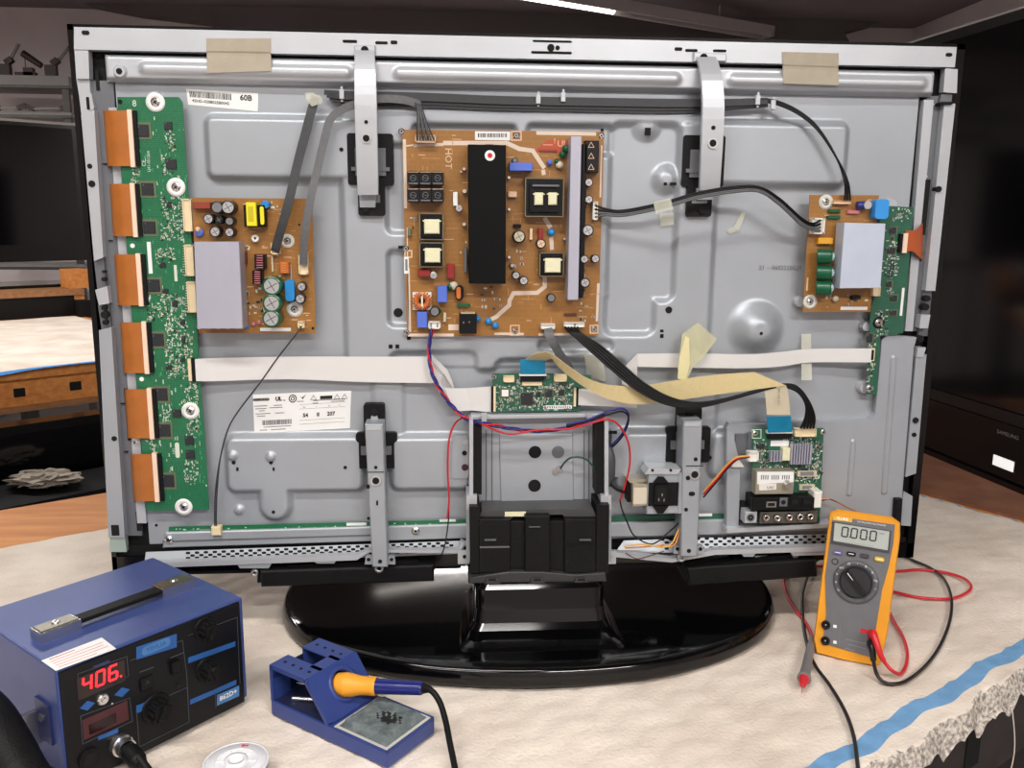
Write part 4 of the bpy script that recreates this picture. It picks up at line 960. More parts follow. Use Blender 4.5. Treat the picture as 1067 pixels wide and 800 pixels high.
# ------------------------------------------------ centre power supply board
D3=.0155
bb=board('x',[(424,350.5),(623,349.5),(629.5,137),(419,135)],PCBO,D3)
TRC=mat('trace_pale_peach',(216,196,178),.5)
def trace(pts,w_): bb.lpx(TV,pts,w_*k,D3,D3+.0002,TRC)
trace([(463,149),(528,149),(541,155),(555,157),(566.5,174)],4.2); trace([(566,178),(566.5,181)],4)
trace([(432,151.5),(461,150.5)],3); trace([(421.4,146),(422.6,216)],3); trace([(432,151),(423,152)],1.4)
trace([(567.6,289.7),(567.6,298.7),(559.7,305),(535,305.5),(531,313),(530.5,318),(517,330),(513,332)],4.2)
trace([(574.5,247),(575,259)],4); trace([(568,228),(573,236)],4.5)
trace([(560,138.5),(620,139.5)],3.6); trace([(627,152),(625.5,205)],1.6); trace([(623.5,296),(622,334)],2.6); trace([(425.5,280),(427,345)],2.6); trace([(426,349),(472,349)],3); trace([(516,347.5),(545,348)],2.6); trace([(562,348.5),(600,348.2)],2.6); trace([(469,341),(476,341)],6)
bb.rpx(TV,424.5,196+42,424.5+1,345,D3,D3+.0002,TRC)
bb.rpx(TV,495,137,531.5,146,D3,D3+.0005,PAPER)
x=498
while x<528: w_=rng.choice([.5,.9,1.3]); bb.rpx(TV,x,138.8,x+w_,143,D3+.0005,D3+.0007,INK); x+=w_+rng.choice([.6,1])
bb.rpx(TV,421,267.5,426,285,D3,D3+.0005,PAPER); bb.rpx(TV,422.3,270,424.7,282,D3+.0005,D3+.0007,INKG)
bb.tpx(TV,'HOT',467,165,.011,D3+.0003,SILKO,ang=-math.pi/2); bb.tpx(TV,'UL',586,150,.010,D3+.0003,SILKO)
for (x0,y0,x1,y1) in ((422,261,429,268),(532,339,541,349),(533,137,543,146),(615,339,623,347)):
    bb.lpx(TV,[(x0,y0),(x1,y0),(x1,y1),(x0,y1),(x0,y0)],.0013,D3,D3+.0003,SILKO)
AMB=mat('trace_amber',(196,146,84),.4)
for i in range(150):
    x=rng.uniform(426,620);y=rng.uniform(140,346); w_=rng.uniform(3,13)
    if rng.rand()<.3: bb.rpx(TV,x,y,x+.7,y+w_*.7,D3,D3+.0002,AMB)
    else: bb.rpx(TV,x,y,x+w_,y+.6,D3,D3+.0002,SILKO if rng.rand()<.35 else AMB)
REDO=mat('red_brown_solder_mask',(176,74,40),.4); bb.ppx(TV,[(556,158),(592,160),(593,146),(570,146)],D3,D3+.0001,REDO)
bb.tpx(TV,'!',578,147,.008,D3+.0003,SILKO); bb.rpx(TV,562,155.4,580,157.6,D3,D3+.002,REDB)
PB=bb.build('power_board',TVR)
mb=MB(); mb.ppx(TV,[(489,295.5),(527,295.5),(527.3,151),(487.7,150.4)],D3+.003,D3+.034,BHS,.0005)
a_,b_=TV.ab(510.5,162,D3+.034); mb.disc(TV,a_,b_,.0058,D3+.034,D3+.0343,PAPER); mb.disc(TV,a_,b_,.0028,D3+.0343,D3+.0345,REDC); mb.build('black_heat_sink',PB)
mb=MB(); mb.ppx(TV,[(591.5,312.5),(602.5,312.5),(606,142),(595,142)],D3,D3+.030,LAV,.0004); mb.build('heat_sink',PB)
mb=MB(); mb.ppx(TV,[(603,310),(608,310),(612,150),(607,150)],D3,D3+.012,BLACK,.0004); mb.build('heat_sink_bracket',PB)
for (yc) in (185.5,203.3):
    for i in range(3):
        x=430.5+i*12.8; mb=MB(); mb.rrpx(TV,x-6.2,yc-7.6,x+6.2,yc+7.6,2.2,D3,D3+.020,KCAP)
        a_,b_=TV.ab(x,yc,D3+.0204); mb.ring(TV,a_,b_,.0030,.0035,D3+.020,D3+.0203,INKG,14); mb.lpx(TV,[(x-3,yc-1),(x+3,yc+1)],.0004,D3+.020,D3+.0203,INKG); mb.lpx(TV,[(x-5.4,yc-6.4),(x+5.4,yc-6.4)],.0006,D3+.020,D3+.0204,SILKO); mb.rpx(TV,x-5,yc+5,x+5,yc+6,D3+.020,D3+.0202,INKG); mb.build('capacitor',PB)
def trafo(x0,y0,x1,y1,wins,L=.020):
    mb=MB(); fr=mat('transformer_frame_edge',(124,112,86),.5)
    mb.rpx(TV,x0,y0,x1,y1,D3,D3+L*.7,BLACK); 
    for (p,q,r_,s) in ((x0,y0,x1,y0+1),(x0,y0,x0+1,y1),(x1-1,y0,x1,y1),(x0,y1-1,x1,y1)): mb.rpx(TV,p,q,r_,s,D3+L*.5,D3+L*.72,fr)
    g=(x1-x0)*.13; mb.rpx(TV,x0+g,y0+g,x1-g,y1-g,D3,D3+L*.86,BLACKM)
    for (a0,b0,a1,b1) in wins:
        mb.rpx(TV,a0,b0,a1,b1,D3,D3+L,IVORY,.001); mb.rpx(TV,a0-1.5,b0+1,a1+1.5,b0+2.4,D3,D3+L*.97,IVORY)
    return mb.build('transformer',PB)
trafo(437,222,462,250,[(442,228.5,458,243.5)]); trafo(437,252.5,462,278.5,[(442.7,258.5,458.7,273.5)])
trafo(547,185.3,587.5,226,[(557,200.5,566,213.5),(571.5,200.5,580.5,213.5)],.024); trafo(562,263,587.5,288.3,[(568,269,584.3,284)])
mb=MB(); mb.rpx(TV,555,192.3,582.5,194.3,D3+.020,D3+.0235,STEELD); mb.build('transformer_clip',PB)
block(PB,531,169.5,555,178,D3,.016,BLUEB,'film_capacitor'); block(PB,434.5,325,445,341.5,D3,.014,BLUEB,'film_capacitor'); block(PB,455.8,298.3,465.8,315,D3,.014,BLUEB,'film_capacitor')
block(PB,435.3,281,448.4,288.2,D3,.010,REDF,'film_capacitor'); block(PB,466,275,473.6,290,D3,.010,REDF,'film_capacitor'); block(PB,561,238,566,249,D3,.008,REDF,'film_capacitor')
block(PB,472,200,477,214.5,D3,.007,PAPER,'resistor'); block(PB,552,238,555,250,D3,.006,SILKO,'resistor'); block(PB,529.5,199.5,538.5,205.5,D3,.008,SILKO,'relay_label_block'); block(PB,462,326,465,335.5,D3,.006,PALE,'resistor')
for (x,y,r_,b_,t_) in ((478.3,217,3.2,SILVER,SILVER),(541,246.4,6.5,KCAP,PALE),(563.8,253.9,4.8,KCAP,SILKO),(613.7,190,4.2,KCAP,SILVER),(613.7,207.7,4.2,KCAP,SILVER),(612.6,240,6,KCAP,SILVER),(609,270,4.2,KCAP,SILVER),(620.5,269.6,4.3,KCAP,SILVER),(609.7,294.5,5,KCAP,SILVER),(574.4,310.4,4.4,KCAP,INKG),(537.7,286.8,4,KCAP,SILVER),(545.8,292.4,4.6,KCAP,SILVER),(536.7,167,2.8,KCAP,INKG),(453,324.6,5,KCAP,INKG),(534,276.5,2.4,KCAP,SILVER),(451.8,286.8,3.4,SILVER,SILVER),(599,338.5,1.5,PALE,PALE)): cap(PB,x,y,r_,D3,.012 if r_>3 else .007,b_,t_)
for (x,y,r_) in ((483.7,176,2.3),(484,199,3),(483.7,233.6,2.6),(530.5,185,2),(530.5,218,2),(530.5,268,2),(480.5,179,1.2),(588.5,249,1.8),(612,166,1.5),(607,186,1.5),(607,216,1.5),(607,259,1.5),(607,283,1.5),(607,308,1.8)):
    mb=MB(); mb.dpx(TV,x,y,r_,D3,D3+.010,CHROME,12,.7); mb.build('solder_pin',PB)
mb=MB(); mb.rpx(TV,609,146.5,624,180,D3,D3+.012,KCAP,.001)
for y in (151,162.5,174): mb.lpx(TV,[(613,y+2.5),(619,y+2.5),(616,y-3),(613,y+2.5)],.0006,D3+.012,D3+.0122,SILKO)
mb.build('capacitor_bank',PB)
for (x,y,r_,m_) in ((572.8,169.5,3,BLUEB),(574.6,242,3.6,BCAP),(509,334.7,3.6,BCAP),(516.3,339,3.4,BCAP),(498,332,3,BCAP),(590,155,4,GCAP),(586,161,3.4,GCAP),(583,172,4,PALE),(593,158,2.5,GCAP),(472.7,297.6,4.5,PALE),(469.5,299,3.5,GCAP),(457,324,3,GCAP),(580,168,2.5,GCAP)): disc(PB,x,y,r_,D3,.008,m_)
mb=MB(); a_,b_=TV.ab(478.7,305,D3+.008); mb.rrect(TV,a_,b_,.010,.018,.005,D3,D3+.008,BLACK); mb.rrect(TV,a_-.001,b_,.005,.014,.0024,D3+.008,D3+.0095,COPPER); mb.build('choke',PB)
mb=MB(); mb.rpx(TV,430,304.5,449.5,323,D3,D3+.004,WHITE); a_,b_=TV.ab(439.8,313.5,D3+.010)
for i in range(20):
    t=2*math.pi*i/20; c=TV.W(a_+.0076*math.cos(t),b_+.0076*math.sin(t),D3+.0095); e_=V((math.cos(t),0,math.sin(t)))
    pts=[c+(e_*math.cos(q)+V((0,-1,0))*math.sin(q))*.0034 for q in [j*math.pi/4 for j in range(9)]]; mb.tube(pts,.0011,COPPER,5,0)
mb.rpx(TV,438.9,305,440.7,322,D3,D3+.013,WHITE); mb.disc(TV,a_,b_,.0044,D3+.004,D3+.0045,HOLE); mb.build('toroid_choke',PB)
mb=MB(); mb.rpx(TV,478.7,327,496.7,347.5,D3,D3+.014,BLACK,.0006); mb.rpx(TV,480,326,495,327.5,D3,D3+.012,PALE)
for (x,y) in ((483,336),(489,335.5)): mb.dpx(TV,x,y,.9,D3+.014,D3+.0142,INKG,8)
mb.build('relay',PB)
mb=MB(); mb.rrpx(TV,476,316.7,490.5,319.4,1.2,D3,D3+.007,GCAP); mb.build('varistor',PB)
conn(PB,432.6,140.5,454,148.5,D3,.009,pins=6,m=SILKO); conn(PB,446,335,459,342.6,D3,.009,pins=2,m=WHITE); conn(PB,563.8,337.7,578.4,342.8,D3,.009,m=WHITE); conn(PB,587.8,336,609.2,340.8,D3,.009,m=WHITE); conn(PB,617.8,210,623,229,D3,.009,m=WHITE)
for (x,y) in ((418.5,137),(536.5,345.5),(619,343),(424,346.5),(423,259),(538,141.5),(626.5,141.5)): tscrew(PB,x,y,D3-.001,3.2)
block(PB,588,326.5,601,329,D3,.003,BRNC,'jumper_block'); block(PB,424.7,238,428.5,246,D3,.006,OLIVE,'resistor'); block(PB,535,233.5,543,237,D3,.005,BLACK,'diode'); block(PB,483.5,258,486.5,284,D3,.02,STEELD,'transistor')
mb=MB(); smd(mb,[(426,215,434,240),(529,255,545,282),(500,298,524,325),(478,250,486,280),(608,150,612,310),(604,312,622,335)],45,D3,.4,(2,3.5)); mb.build('small_parts',PB,kind='stuff')
# ------------------------------------------------ timing control board
D4=.0215
bb=board('x',[(513,429.5),(604.5,428),(606,404),(616,404),(616,391),(590,389),(513,389)],PCBD,D4)
bb.rpx(TV,566,422.3,596,426,D4,D4+.0005,PAPER)
for i in range(12): bb.rpx(TV,568+i*2.3,423.2,569+i*2.3,425.2,D4+.0005,D4+.0006,INK)
TC=bb.build('timing_board',TVR)
chip(TC,549,415.5,12,D4,1.5); chip(TC,526.3,409.6,8,D4,3); chip(TC,572,410,7,D4,2); chip(TC,585,409,6,D4,2); chip(TC,561,411,5,D4,1)
mb=MB(); mb.rpx(TV,522.8,406,529.8,413,D4+.0018,D4+.002,PAPER); mb.build('chip_sticker',TC)
mb=MB(); mb.rpx(TV,541,390,569.5,391.6,D4,D4+.0065,WHITE); mb.rpx(TV,542.5,391.6,567.5,396.5,D4,D4+.006,BLACK); mb.build('ribbon_connector',TC)
conn(TC,524.5,391.5,536,398.3,D4,.004); conn(TC,577.4,390,590.7,397.6,D4,.004); conn(TC,544,398,565,401.6,D4,.003)
for (x0,x1,s_) in ((511.8,516.5,0),(598,602.6,1)):
    mb=MB(); y0,y1=(403,429) if s_==0 else (404.5,423.5)
    mb.rpx(TV,x0,y0,(x0+x1)/2,y1,D4,D4+.005,BLACK if s_==0 else CREAM); mb.rpx(TV,(x0+x1)/2,y0,x1,y1,D4,D4+.0045,CREAM if s_==0 else BLACK); mb.build('ribbon_connector',TC)
tscrew(TC,515,392.5,D4,2.8,0); tscrew(TC,570.5,392.5,D4,2.2,0)
mb=MB(); smd(mb,[(517,401,597,427),(575,399,600,404),(537,391,543,400)],340,D4,.45,(1.2,2.6)); mb.build('surface_mount_parts',TC,kind='stuff')
# ------------------------------------------------ right green buffer + brown sub board
D5=.0165
bb=board('x',[(903,411),(913.5,411.5),(917,350),(941,347),(952,216),(917,214),(914,300),(907.5,320)],PCBD,D5)
bb.rpx(TV,938.8,300,941.4,329,D5,D5+.0004,PAPER)
RB=bb.build('buffer_board',TVR)
for (x,y,s,h) in ((930.6,240,7,6.5),(929,261,8,6),(926.6,296,5.5,5.5),(931.5,310.7,7,6),(931,326,7,5),(906.5,352,6,9),(930,248,2,4)): chip(RB,x,y,s,D5,2,h)
for (x,y) in ((915.5,336),(906,404.5)): tscrew(RB,x,y,D5,4.2,6.3 if y<350 else 0,wm=BLACK)
mb=MB(); A=[];B=[]
for (x,dd_) in ((944,.020),(952,.0185),(957,.016),(961,.010),(962,.002)): A.append(TV.P(x,240+max(0,x-955)*-1.2,dd_));B.append(TV.P(x-.8,262+max(0,x-952)*.9,dd_))
mb.strip(A,B,.0005,mat('kapton_flex_red',(176,84,40),.38),4); mb.build('flex_cable',RB)
mb=MB(); mb.rpx(TV,941,243,945.6,263.5,D5,D5+.006,mat('flex_stiffener',(238,208,184))); mb.rpx(TV,937.5,243.5,941,262.5,D5,D5+.005,BLACK); mb.build('flex_connector',RB)
mb=MB(); mb.rpx(TV,906.5,363,911.5,376,D5,D5+.0045,CREAM); mb.rpx(TV,908,364.5,910.5,375,D5+.0045,D5+.005,HOLE); mb.build('ribbon_connector',RB)
mb=MB(); smd(mb,[(930,217,949,232),(922,250,936,290),(912,322,925,350),(904,350,913,362),(904,378,912,398),(924,300,934,306)],150,D5,.45,(1.4,2.8)); mb.lpx(TV,[(929,271),(926,288)],.0012,D5,D5+.0006,ICB); mb.lpx(TV,[(932,271),(929,289)],.0012,D5,D5+.0006,ICB); mb.build('surface_mount_parts',RB,kind='stuff')
D6=.022
bb=board('x',[(836.5,325),(907,325),(916,203.5),(844,203)],PCBO,D6)
bb.rpx(TV,876,319.5,904,323,D6,D6+.0004,PAPER); bb.rpx(TV,840.5,289,842,303,D6,D6+.0004,SILKO)
for i in range(34):
    x=rng.uniform(846,908);y=rng.uniform(206,320); bb.rpx(TV,x,y,x+rng.uniform(2,7),y+.7,D6,D6+.0002,SILKO if rng.rand()<.4 else AMB)
YB=bb.build('sub_supply_board',TVR)
LAVB=mat('heatsink_blue_film',(196,206,222),.35,.2)
mb=MB(); mb.ppx(TV,[(875,300.5),(917.5,300),(922.8,232.9),(880,232)],D6+.004,D6+.026,LAVB,.0005)
for (x,y) in ((921,240),(919,272),(918,282)): mb.rpx(TV,x-1,y-.6,x+2.5,y+.6,D6+.018,D6+.020,CHROME)
mb.build('heat_sink',YB)
for (y) in (267,284,300):
    mb=MB(); x1=866-(y-267)*.03; p0=TV.P(x1-15,y,D6+.010); p1=TV.P(x1-1,y,D6+.0105)
    p1=V((p1.x,p1.y-.006,p1.z)); R_=7.6*k; L_=(p1-p0).length
    mb.lathe(p0,p1,[(0,0.0),(0,R_*.9),(L_*.06,R_),(L_*.9,R_),(L_*.94,R_*.92),(L_,R_*.95)],GCAP,22)
    FF=Face(p1,V((0,0,1)).cross((p1-p0).normalized()),(p1-p0).normalized()); mb.disc(FF,0,0,R_*.95,-.001,0,GCAP); mb.disc(FF,0,0,R_*.78,0,.0003,SILVER)
    # end cap is seen obliquely: round vent face
    mb.build('capacitor',YB)
    mb=MB(); a_,b_=TV.ab(x1-1,y,D6+.019); mb.disc(TV,a_,b_,5.6*k,D6+.012,D6+.019,GCAP,20,5.4*k); mb.disc(TV,a_,b_,4.9*k,D6+.019,D6+.0194,mat('pale_blue_can',(170,206,216),.3,.5),20); mb.rect(TV,a_,b_,.008,.0007,D6+.0194,D6+.0196,INKG,0,.7); mb.rect(TV,a_,b_,.008,.0007,D6+.0194,D6+.0196,INKG,0,-.7); mb.build('capacitor_vent',YB)
mb=MB(); mb.rrpx(TV,912.3,207.5,926.3,228,3.5,D6,D6+.014,mat('sky_blue_film',(52,148,222),.35)); mb.build('film_capacitor',YB)
mb=MB(); p0=TV.P(893,214,D6+.005);p1=TV.P(903,213.5,D6+.006); mb.cyl(p0,p1,.0047,NAVYC); mb.dpx(TV,904.5,213.6,4,D6+.003,D6+.011,SILVER,18); mb.build('capacitor',YB)
block(YB,853,247.8,868,254.3,D6,.007,YBOX,'film_capacitor'); block(YB,883,219,896,222.8,D6,.004,PINKW,'resistor'); block(YB,864,218.2,876,221.5,D6,.004,GCAP,'resistor'); block(YB,862.5,224.6,876,228,D6,.004,GCAP,'resistor')
disc(YB,870.5,311,3.5,D6,.006,PALE); block(YB,888,308,897,312,D6,.006,BLACK,'diode')
conn(YB,846.5,227,859.5,243.8,D6,.009,m=WHITE); conn(YB,869,209,887,212.4,D6,.007,m=SILKO); conn(YB,910,298,917.5,308.5,D6,.008)
for (x,y) in ((860.6,210.5),(844,314.5)): tscrew(YB,x,y,D6,3.4,7.5,wm=NATUR)
mb=MB(); smd(mb,[(862,232,878,262),(860,306,905,318)],16,D6,.4,(2,4)); mb.build('small_parts',YB,kind='stuff')
# white mounting grommets peeping out behind the boards
for (x,y,r_) in ((930,213,6),(834.5,315,6),(904,340,6),(902,404,7),(160,101.5,8)):
    mb=MB(); mb.dpx(TV,x,y,r_,.0,.010,STEEL2,20,.8); mb.build('standoff',TVR)
# ------------------------------------------------ main board with jacks
D7=.0255
bb=board('x',[(783,545),(854,545),(858.5,446),(784,446)],PCBG if False else PCBD,D7)
bb.rpx(TV,803,459,822,464.8,D7,D7+.0005,PAPER)
MBD=bb.build('main_board',TVR)
mb=MB(); mb.rpx(TV,799.5,448.5,826,451.5,D7,D7+.006,WHITE); mb.rpx(TV,800.5,451.5,825,457,D7,D7+.005,BLACK); mb.build('ribbon_connector',MBD)
conn(MBD,828.6,446.7,850.8,455,D7,.008); conn(MBD,779.5,470.6,790.7,481,D7,.008,m=WHITE)
for (x0,y0,x1,y1) in ((802.6,470.6,815,481),(824,463,846,483.8)):
    mb=MB(); mb.rpx(TV,x0,y0,x1,y1,D7,D7+.006,LAV)
    n_=int((x1-x0)/2.6)
    for i in range(n_): x=x0+(i+.25)*(x1-x0)/n_; mb.rpx(TV,x,y0,x+1.1,y1,D7+.006,D7+.012,LAV)
    mb.build('heat_sink',MBD)
block(MBD,815.5,467,823.5,480,D7,.009,IVORY,'foam_pad')
mb=MB(); mb.rpx(TV,787.6,491,827.5,515,D7,D7+.016,TAN,.0008); mb.ppx(TV,[(789,504.5),(827,502),(827,491.5),(789,491.5)],D7+.016,D7+.0164,PAPER); mb.ppx(TV,[(791,511),(809,510),(809,504),(791,504.5)],D7+.016,D7+.0168,WHITE)
for i in range(14): 
    if i not in (4,9): mb.rpx(TV,793+i*2.2,495,794.1+i*2.2,499.5,D7+.0164,D7+.0167,INKG)
mb.tpx(TV,'U41',803,508,.0055,D7+.0171,INK); mb.dpx(TV,822.6,506,4,D7+.016,D7+.026,CHROME,16,.85); mb.build('tuner_module',MBD)
chip(MBD,793,465,8,D7,1,5); chip(MBD,836.5,490.5,10,D7,1,4); 
mb=MB(); mb.rpx(TV,831,490.5,851,496.5,D7,D7+.004,PALE); mb.rpx(TV,834,491.5,848,495.5,D7+.004,D7+.0042,INKG); mb.build('interface_socket',MBD)
mb=MB(); mb.rpx(TV,833,505,849,510.5,D7,D7+.004,PALE); mb.rpx(TV,836,506,846,509.5,D7+.004,D7+.0042,INKG); mb.build('interface_socket',MBD)
mb=MB(); mb.rpx(TV,784,518.5,849,531.5,D7-.006,D7+.020,BLACK,.001)
mb.rpx(TV,798.5,522.5,809,528.5,D7+.02,D7+.0208,CHROME);mb.rpx(TV,800.3,524,807.3,527.2,D7+.0208,D7+.021,HOLE)
mb.rpx(TV,812.5,518.5,820.5,527.5,D7+.02,D7+.0212,STEELD);mb.dpx(TV,816.4,523.3,2.4,D7+.0212,D7+.0215,HOLE)
for x in (828.5,841): mb.rpx(TV,x-4.6,519.5,x+4.6,526,D7+.02,D7+.021,BLACKM); mb.rpx(TV,x-3,521,x+3,525,D7+.021,D7+.0213,HOLE)
mb.build('jack_block',MBD)
block(MBD,848,512.6,856.8,529.5,D7-.004,.024,WHITE,'side_plug',.0015)
mb=MB(); mb.rpx(TV,776.2,533,788.8,545,D7-.01,D7+.014,STEEL2,.0006); mb.dpx(TV,782.3,539.3,4.2,D7+.014,D7+.0148,STEELD); mb.dpx(TV,782.3,539.3,2.7,D7+.0148,D7+.0152,HOLE); mb.dpx(TV,782.3,539.3,.9,D7+.0152,D7+.017,CHROME,10); mb.build('aerial_jack',MBD)
mb=MB(); mb.rpx(TV,792,533,852,545,D7-.01,D7+.012,mat('jack_plate',(96,92,84),.5,.3),.0006); mb.build('jack_plate',MBD)
for (x,y,m_) in ((799.3,540,REDC),(811,540.5,PAPER),(823.5,539.6,REDC),(834.6,539.2,BLACKM),(845.3,538.8,BLACKM)):
    mb=MB(); a_,b_=TV.ab(x,y,D7+.019); mb.ring(TV,a_,b_,.0021,.0042,D7+.012,D7+.0185,CHROME,20); mb.disc(TV,a_,b_,.0036,D7+.012,D7+.017,m_); mb.disc(TV,a_,b_,.0014,D7+.017,D7+.0174,HOLE,12); mb.build('phono_socket',MBD)
for (x,y) in ((787,451),(857.5,450)): tscrew(MBD,x,y,D7,3)
mb=MB(); smd(mb,[(786,458,800,470),(792,470,801,488),(846,458,857,500),(829,485,850,504),(816,455,850,462),(802,484,825,490)],240,D7,.4,(1.4,3)); mb.lpx(TV,[(784,447.5),(793,447.5),(793,456.5),(784,456.5),(784,447.5)],.0008,D7,D7+.0005,SILK); mb.build('surface_mount_parts',MBD,kind='stuff')
# ================================================================== LABELS ON THE CHASSIS
class Quad:   # label sheet: u,v in 0..1, v down
    def __init__(s,q,h): s.q=[TV.P(x,y,h) for x,y in q]; s.h=h
    def W(s,u,v,h=0):
        a,b,c,d=s.q; p=(a*(1-u)+b*u)*(1-v)+(d*(1-u)+c*u)*v; return p+V((0,-h,0))
class QF(Face):
    def __init__(s,q,h,w,hh): s.Q=Quad(q,h); s.w=w; s.hh=hh
    def W(s,a,b,h=0): return s.Q.W(a/s.w,1-b/s.hh,h)
L1=QF([(194,92.5),(269,97),(268.5,116),(196,109)],.0005,100,25)
mb=MB(); mb.rect(L1,50,12.5,100,25,-.0004,0,PAPER)
x=4
while x<62: w_=rng.choice([.5,.9,1.4]); mb.rect(L1,x+w_/2,17,w_,9,0,.0002,INK); x+=w_+rng.choice([.6,1])
mb.text(L1,'42HD-0208025B0045',33,7,6,.0002,INK,bold=1); mb.text(L1,'60B',83,17,11,.0002,INK,bold=1.5); mb.build('barcode_label',TVR)
L2=QF([(263.4,411),(366,407),(364.6,446),(265,451.5)],.0006,104,40)
mb=MB(); mb.rect(L2,52,20,104,40,-.0004,0,PAPER); I2=INK
def t2(s,x,y,z,**kw): mb.text(L2,s,x,40-y,z,.0002,INK,**kw)
t2('SAMSUNG',8,5.5,2.6,bold=2,sx=1.4); mb.rrect(L2,9,34.5,17,3,1.4,0,.00015,INKG)
t2('UL',27,5.6,5.5,bold=3); t2('us',33,7,2.4,bold=2)
for (r0,r1) in ((3.2,4.3),(1.2,2.2)): mb.ring(L2,42,34.2,r0,r1,0,.0002,INK,20)
mb.poly(L2,[(50,36.5),(52,35),(56,38),(52.5,33)],0,.0002,INK)
for x in (64,89,97): mb.line(L2,[(x-3,32),(x+3,32),(x,37),(x-3,32)],.4,0,.0002,INK); t2('!',x,5.8,3)
mb.rect(L2,77.5,34,13,3.6,0,.0002,INK)
for (x,y,w_) in ((8,12,14),(26,12,9),(8,14.8,12),(24,14.3,14),(9,17,6),(10,20,16),(28,20,10),(8,22.5,9),(25,34,30),(10,37,8),(26,37,16),(50,9,7),(66,9,5),(82,8.6,32),(66,11.5,6),(90,10.5,14)): mb.rect(L2,x,40-y,w_,.8,0,.0002,INKG)
for (x0,y0,x1,y1) in ((49,12.5,98,11.5),(49,17,98,16.5),(49,29,98,28.5),(49,33,98,32.5)): mb.line(L2,[(x0,40-y0),(x1,40-y1)],.25,0,.0002,INKG)
t2('Va',54,15.2,2.6); t2('Vs',81,14.8,2.6); t2('54',55.5,24,5.6,bold=2); t2('207',83,23.5,5.6,bold=2); mb.rect(L2,69,16.5,3,4,0,.0002,INKG); t2('Vsc',92,14.5,1.8); t2('Ve',67,15,1.8)
x=9
while x<40: w_=rng.choice([.3,.6,.9]); mb.rect(L2,x+w_/2,10.5,w_,5,0,.0002,INK); x+=w_+rng.choice([.4,.7])
mb.build('rating_label',TVR)
# ================================================================== CABLES, RIBBONS AND TAPE OF THE TELEVISION
def P3(pts): return [TV.P(*p) for p in pts]
def tubepx(mb,pts,r,m,n=7,kk=5): mb.tube(P3(pts),r,m,n,kk)
def ribpx(mb,pts,w,m,th=.0012,kk=5): mb.ribbon(P3(pts),w,(0,-1,0),th,m,kk)
def edgepx(mb,A,B,m,th=.0005,kk=4): mb.strip(P3(A),P3(B),th,m,kk)
# top harness: four flat cables in a dark bundle
mb=MB()
for i,(dy,dd_) in enumerate(((-3.6,.013),(.2,.016),(3.8,.0135),(6.6,.012))):
    m=DGREYC
    ribpx(mb,[(338+i*3,99+dy*.8,.01),(360,101+dy,dd_),(400,101.5+dy,dd_),(450,103+dy,dd_),(520,106+dy,dd_),(600,107.5+dy,dd_),(700,109+dy,dd_),(760,108+dy*.7,dd_),(800,106+dy*.5,dd_)],4.4*k,m,.0022)
mb.build('cable_harness',TVR)
mb=MB()
for i in range(3):
    o_=i*1.7-1.7
    tubepx(mb,[(790,106+o_*.6,.015),(806,106+o_,.017),(830,116+o_,.022),(852,134+o_*.9,.025),(872,165,.026+i*.001),(882+o_,190,.030),(883+o_*1.6,209,.030)],.0012,BLKC,6)
mb.build('supply_cable',TVR)
for (x,y) in ((356,98),(561,103),(587,101),(790,104),(806,109)):
    mb=MB(); mb.rpx(TV,x-2.5,y-5,x+2.5,y+5,.016,.0195,STEEL2,.0005); mb.rpx(TV,x-1,y-8,x+1,y+8,.014,.0165,STEEL2); mb.build('cable_clip',TVR)
# flat cables down to the left sub board
mb=MB(); ribpx(mb,[(330,101,.011),(327,107,.02),(318,140,.024),(309,175,.028),(301,210,.033),(294,235,.034),(288,256,.031),(286.5,262,.028)],8.5*k,DGREYC,.0013); 
mb.build('flat_cable',TVR)
mb=MB(); ribpx(mb,[(438,109,.016),(420,104,.02),(395,103,.022),(372,108,.024),(355,115,.024),(344,125,.025),(338,145,.027),(331,175,.030),(323,210,.035),(318,240,.036),(316.5,262,.033),(316,276,.030)],7.5*k,GREYC,.0012); mb.build('flat_cable',TVR)
mb=MB()
for i in range(7): tubepx(mb,[(433+i*.9,107+i*.4,.018),(435+i*1.1,118,.027),(434.5+i*2.0,132,.031),(435+i*2.9,146,.026)],.0008,GREYC if i%2 else DGREYC,6)
mb.build('connector_wires',TVR)
mb=MB(); ribpx(mb,[(360,158,.02),(360.1,158,.02)],.0001,GREYC); mb.v=[];mb.f=[];mb.m=[];mb.s=[]
# power board to right sub board
for i in range(4):
    o_=(i-1.5)*2.6
    tubepx(mb,[(620,220+o_*1.6,.022),(632,221+o_*.8,.028),(650,222+o_*.7,.030),(690,214+o_*.7,.045),(725,204+o_*.7,.050),(760,198+o_*.7,.050),(790,197+o_*.6,.048),(812,210+o_*.8,.044),(834,230+o_*.9,.038),(846,236+o_*.8,.034),(855,235+o_*1.4,.031)],.0014,BLKC if i<2 else GREYC,6)
mb.build('flat_cable',TVR)
mb=MB(); a_=TV.P(690,213,.0525); mb.ribbon(P3([(682,216.5,.0485),(692,214,.051),(700,212,.0525)]),11*k,(0,-1,0),.0004,CLEAR,2); mb.build('clear_tape',TVR)
mb=MB(); ribpx(mb,[(571,342,.024),(573,350,.030),(578,360,.030),(584,370,.024),(590,378,.016),(594,386,.010)],9*k,GREYC,.0014); mb.build('flat_cable',TVR)
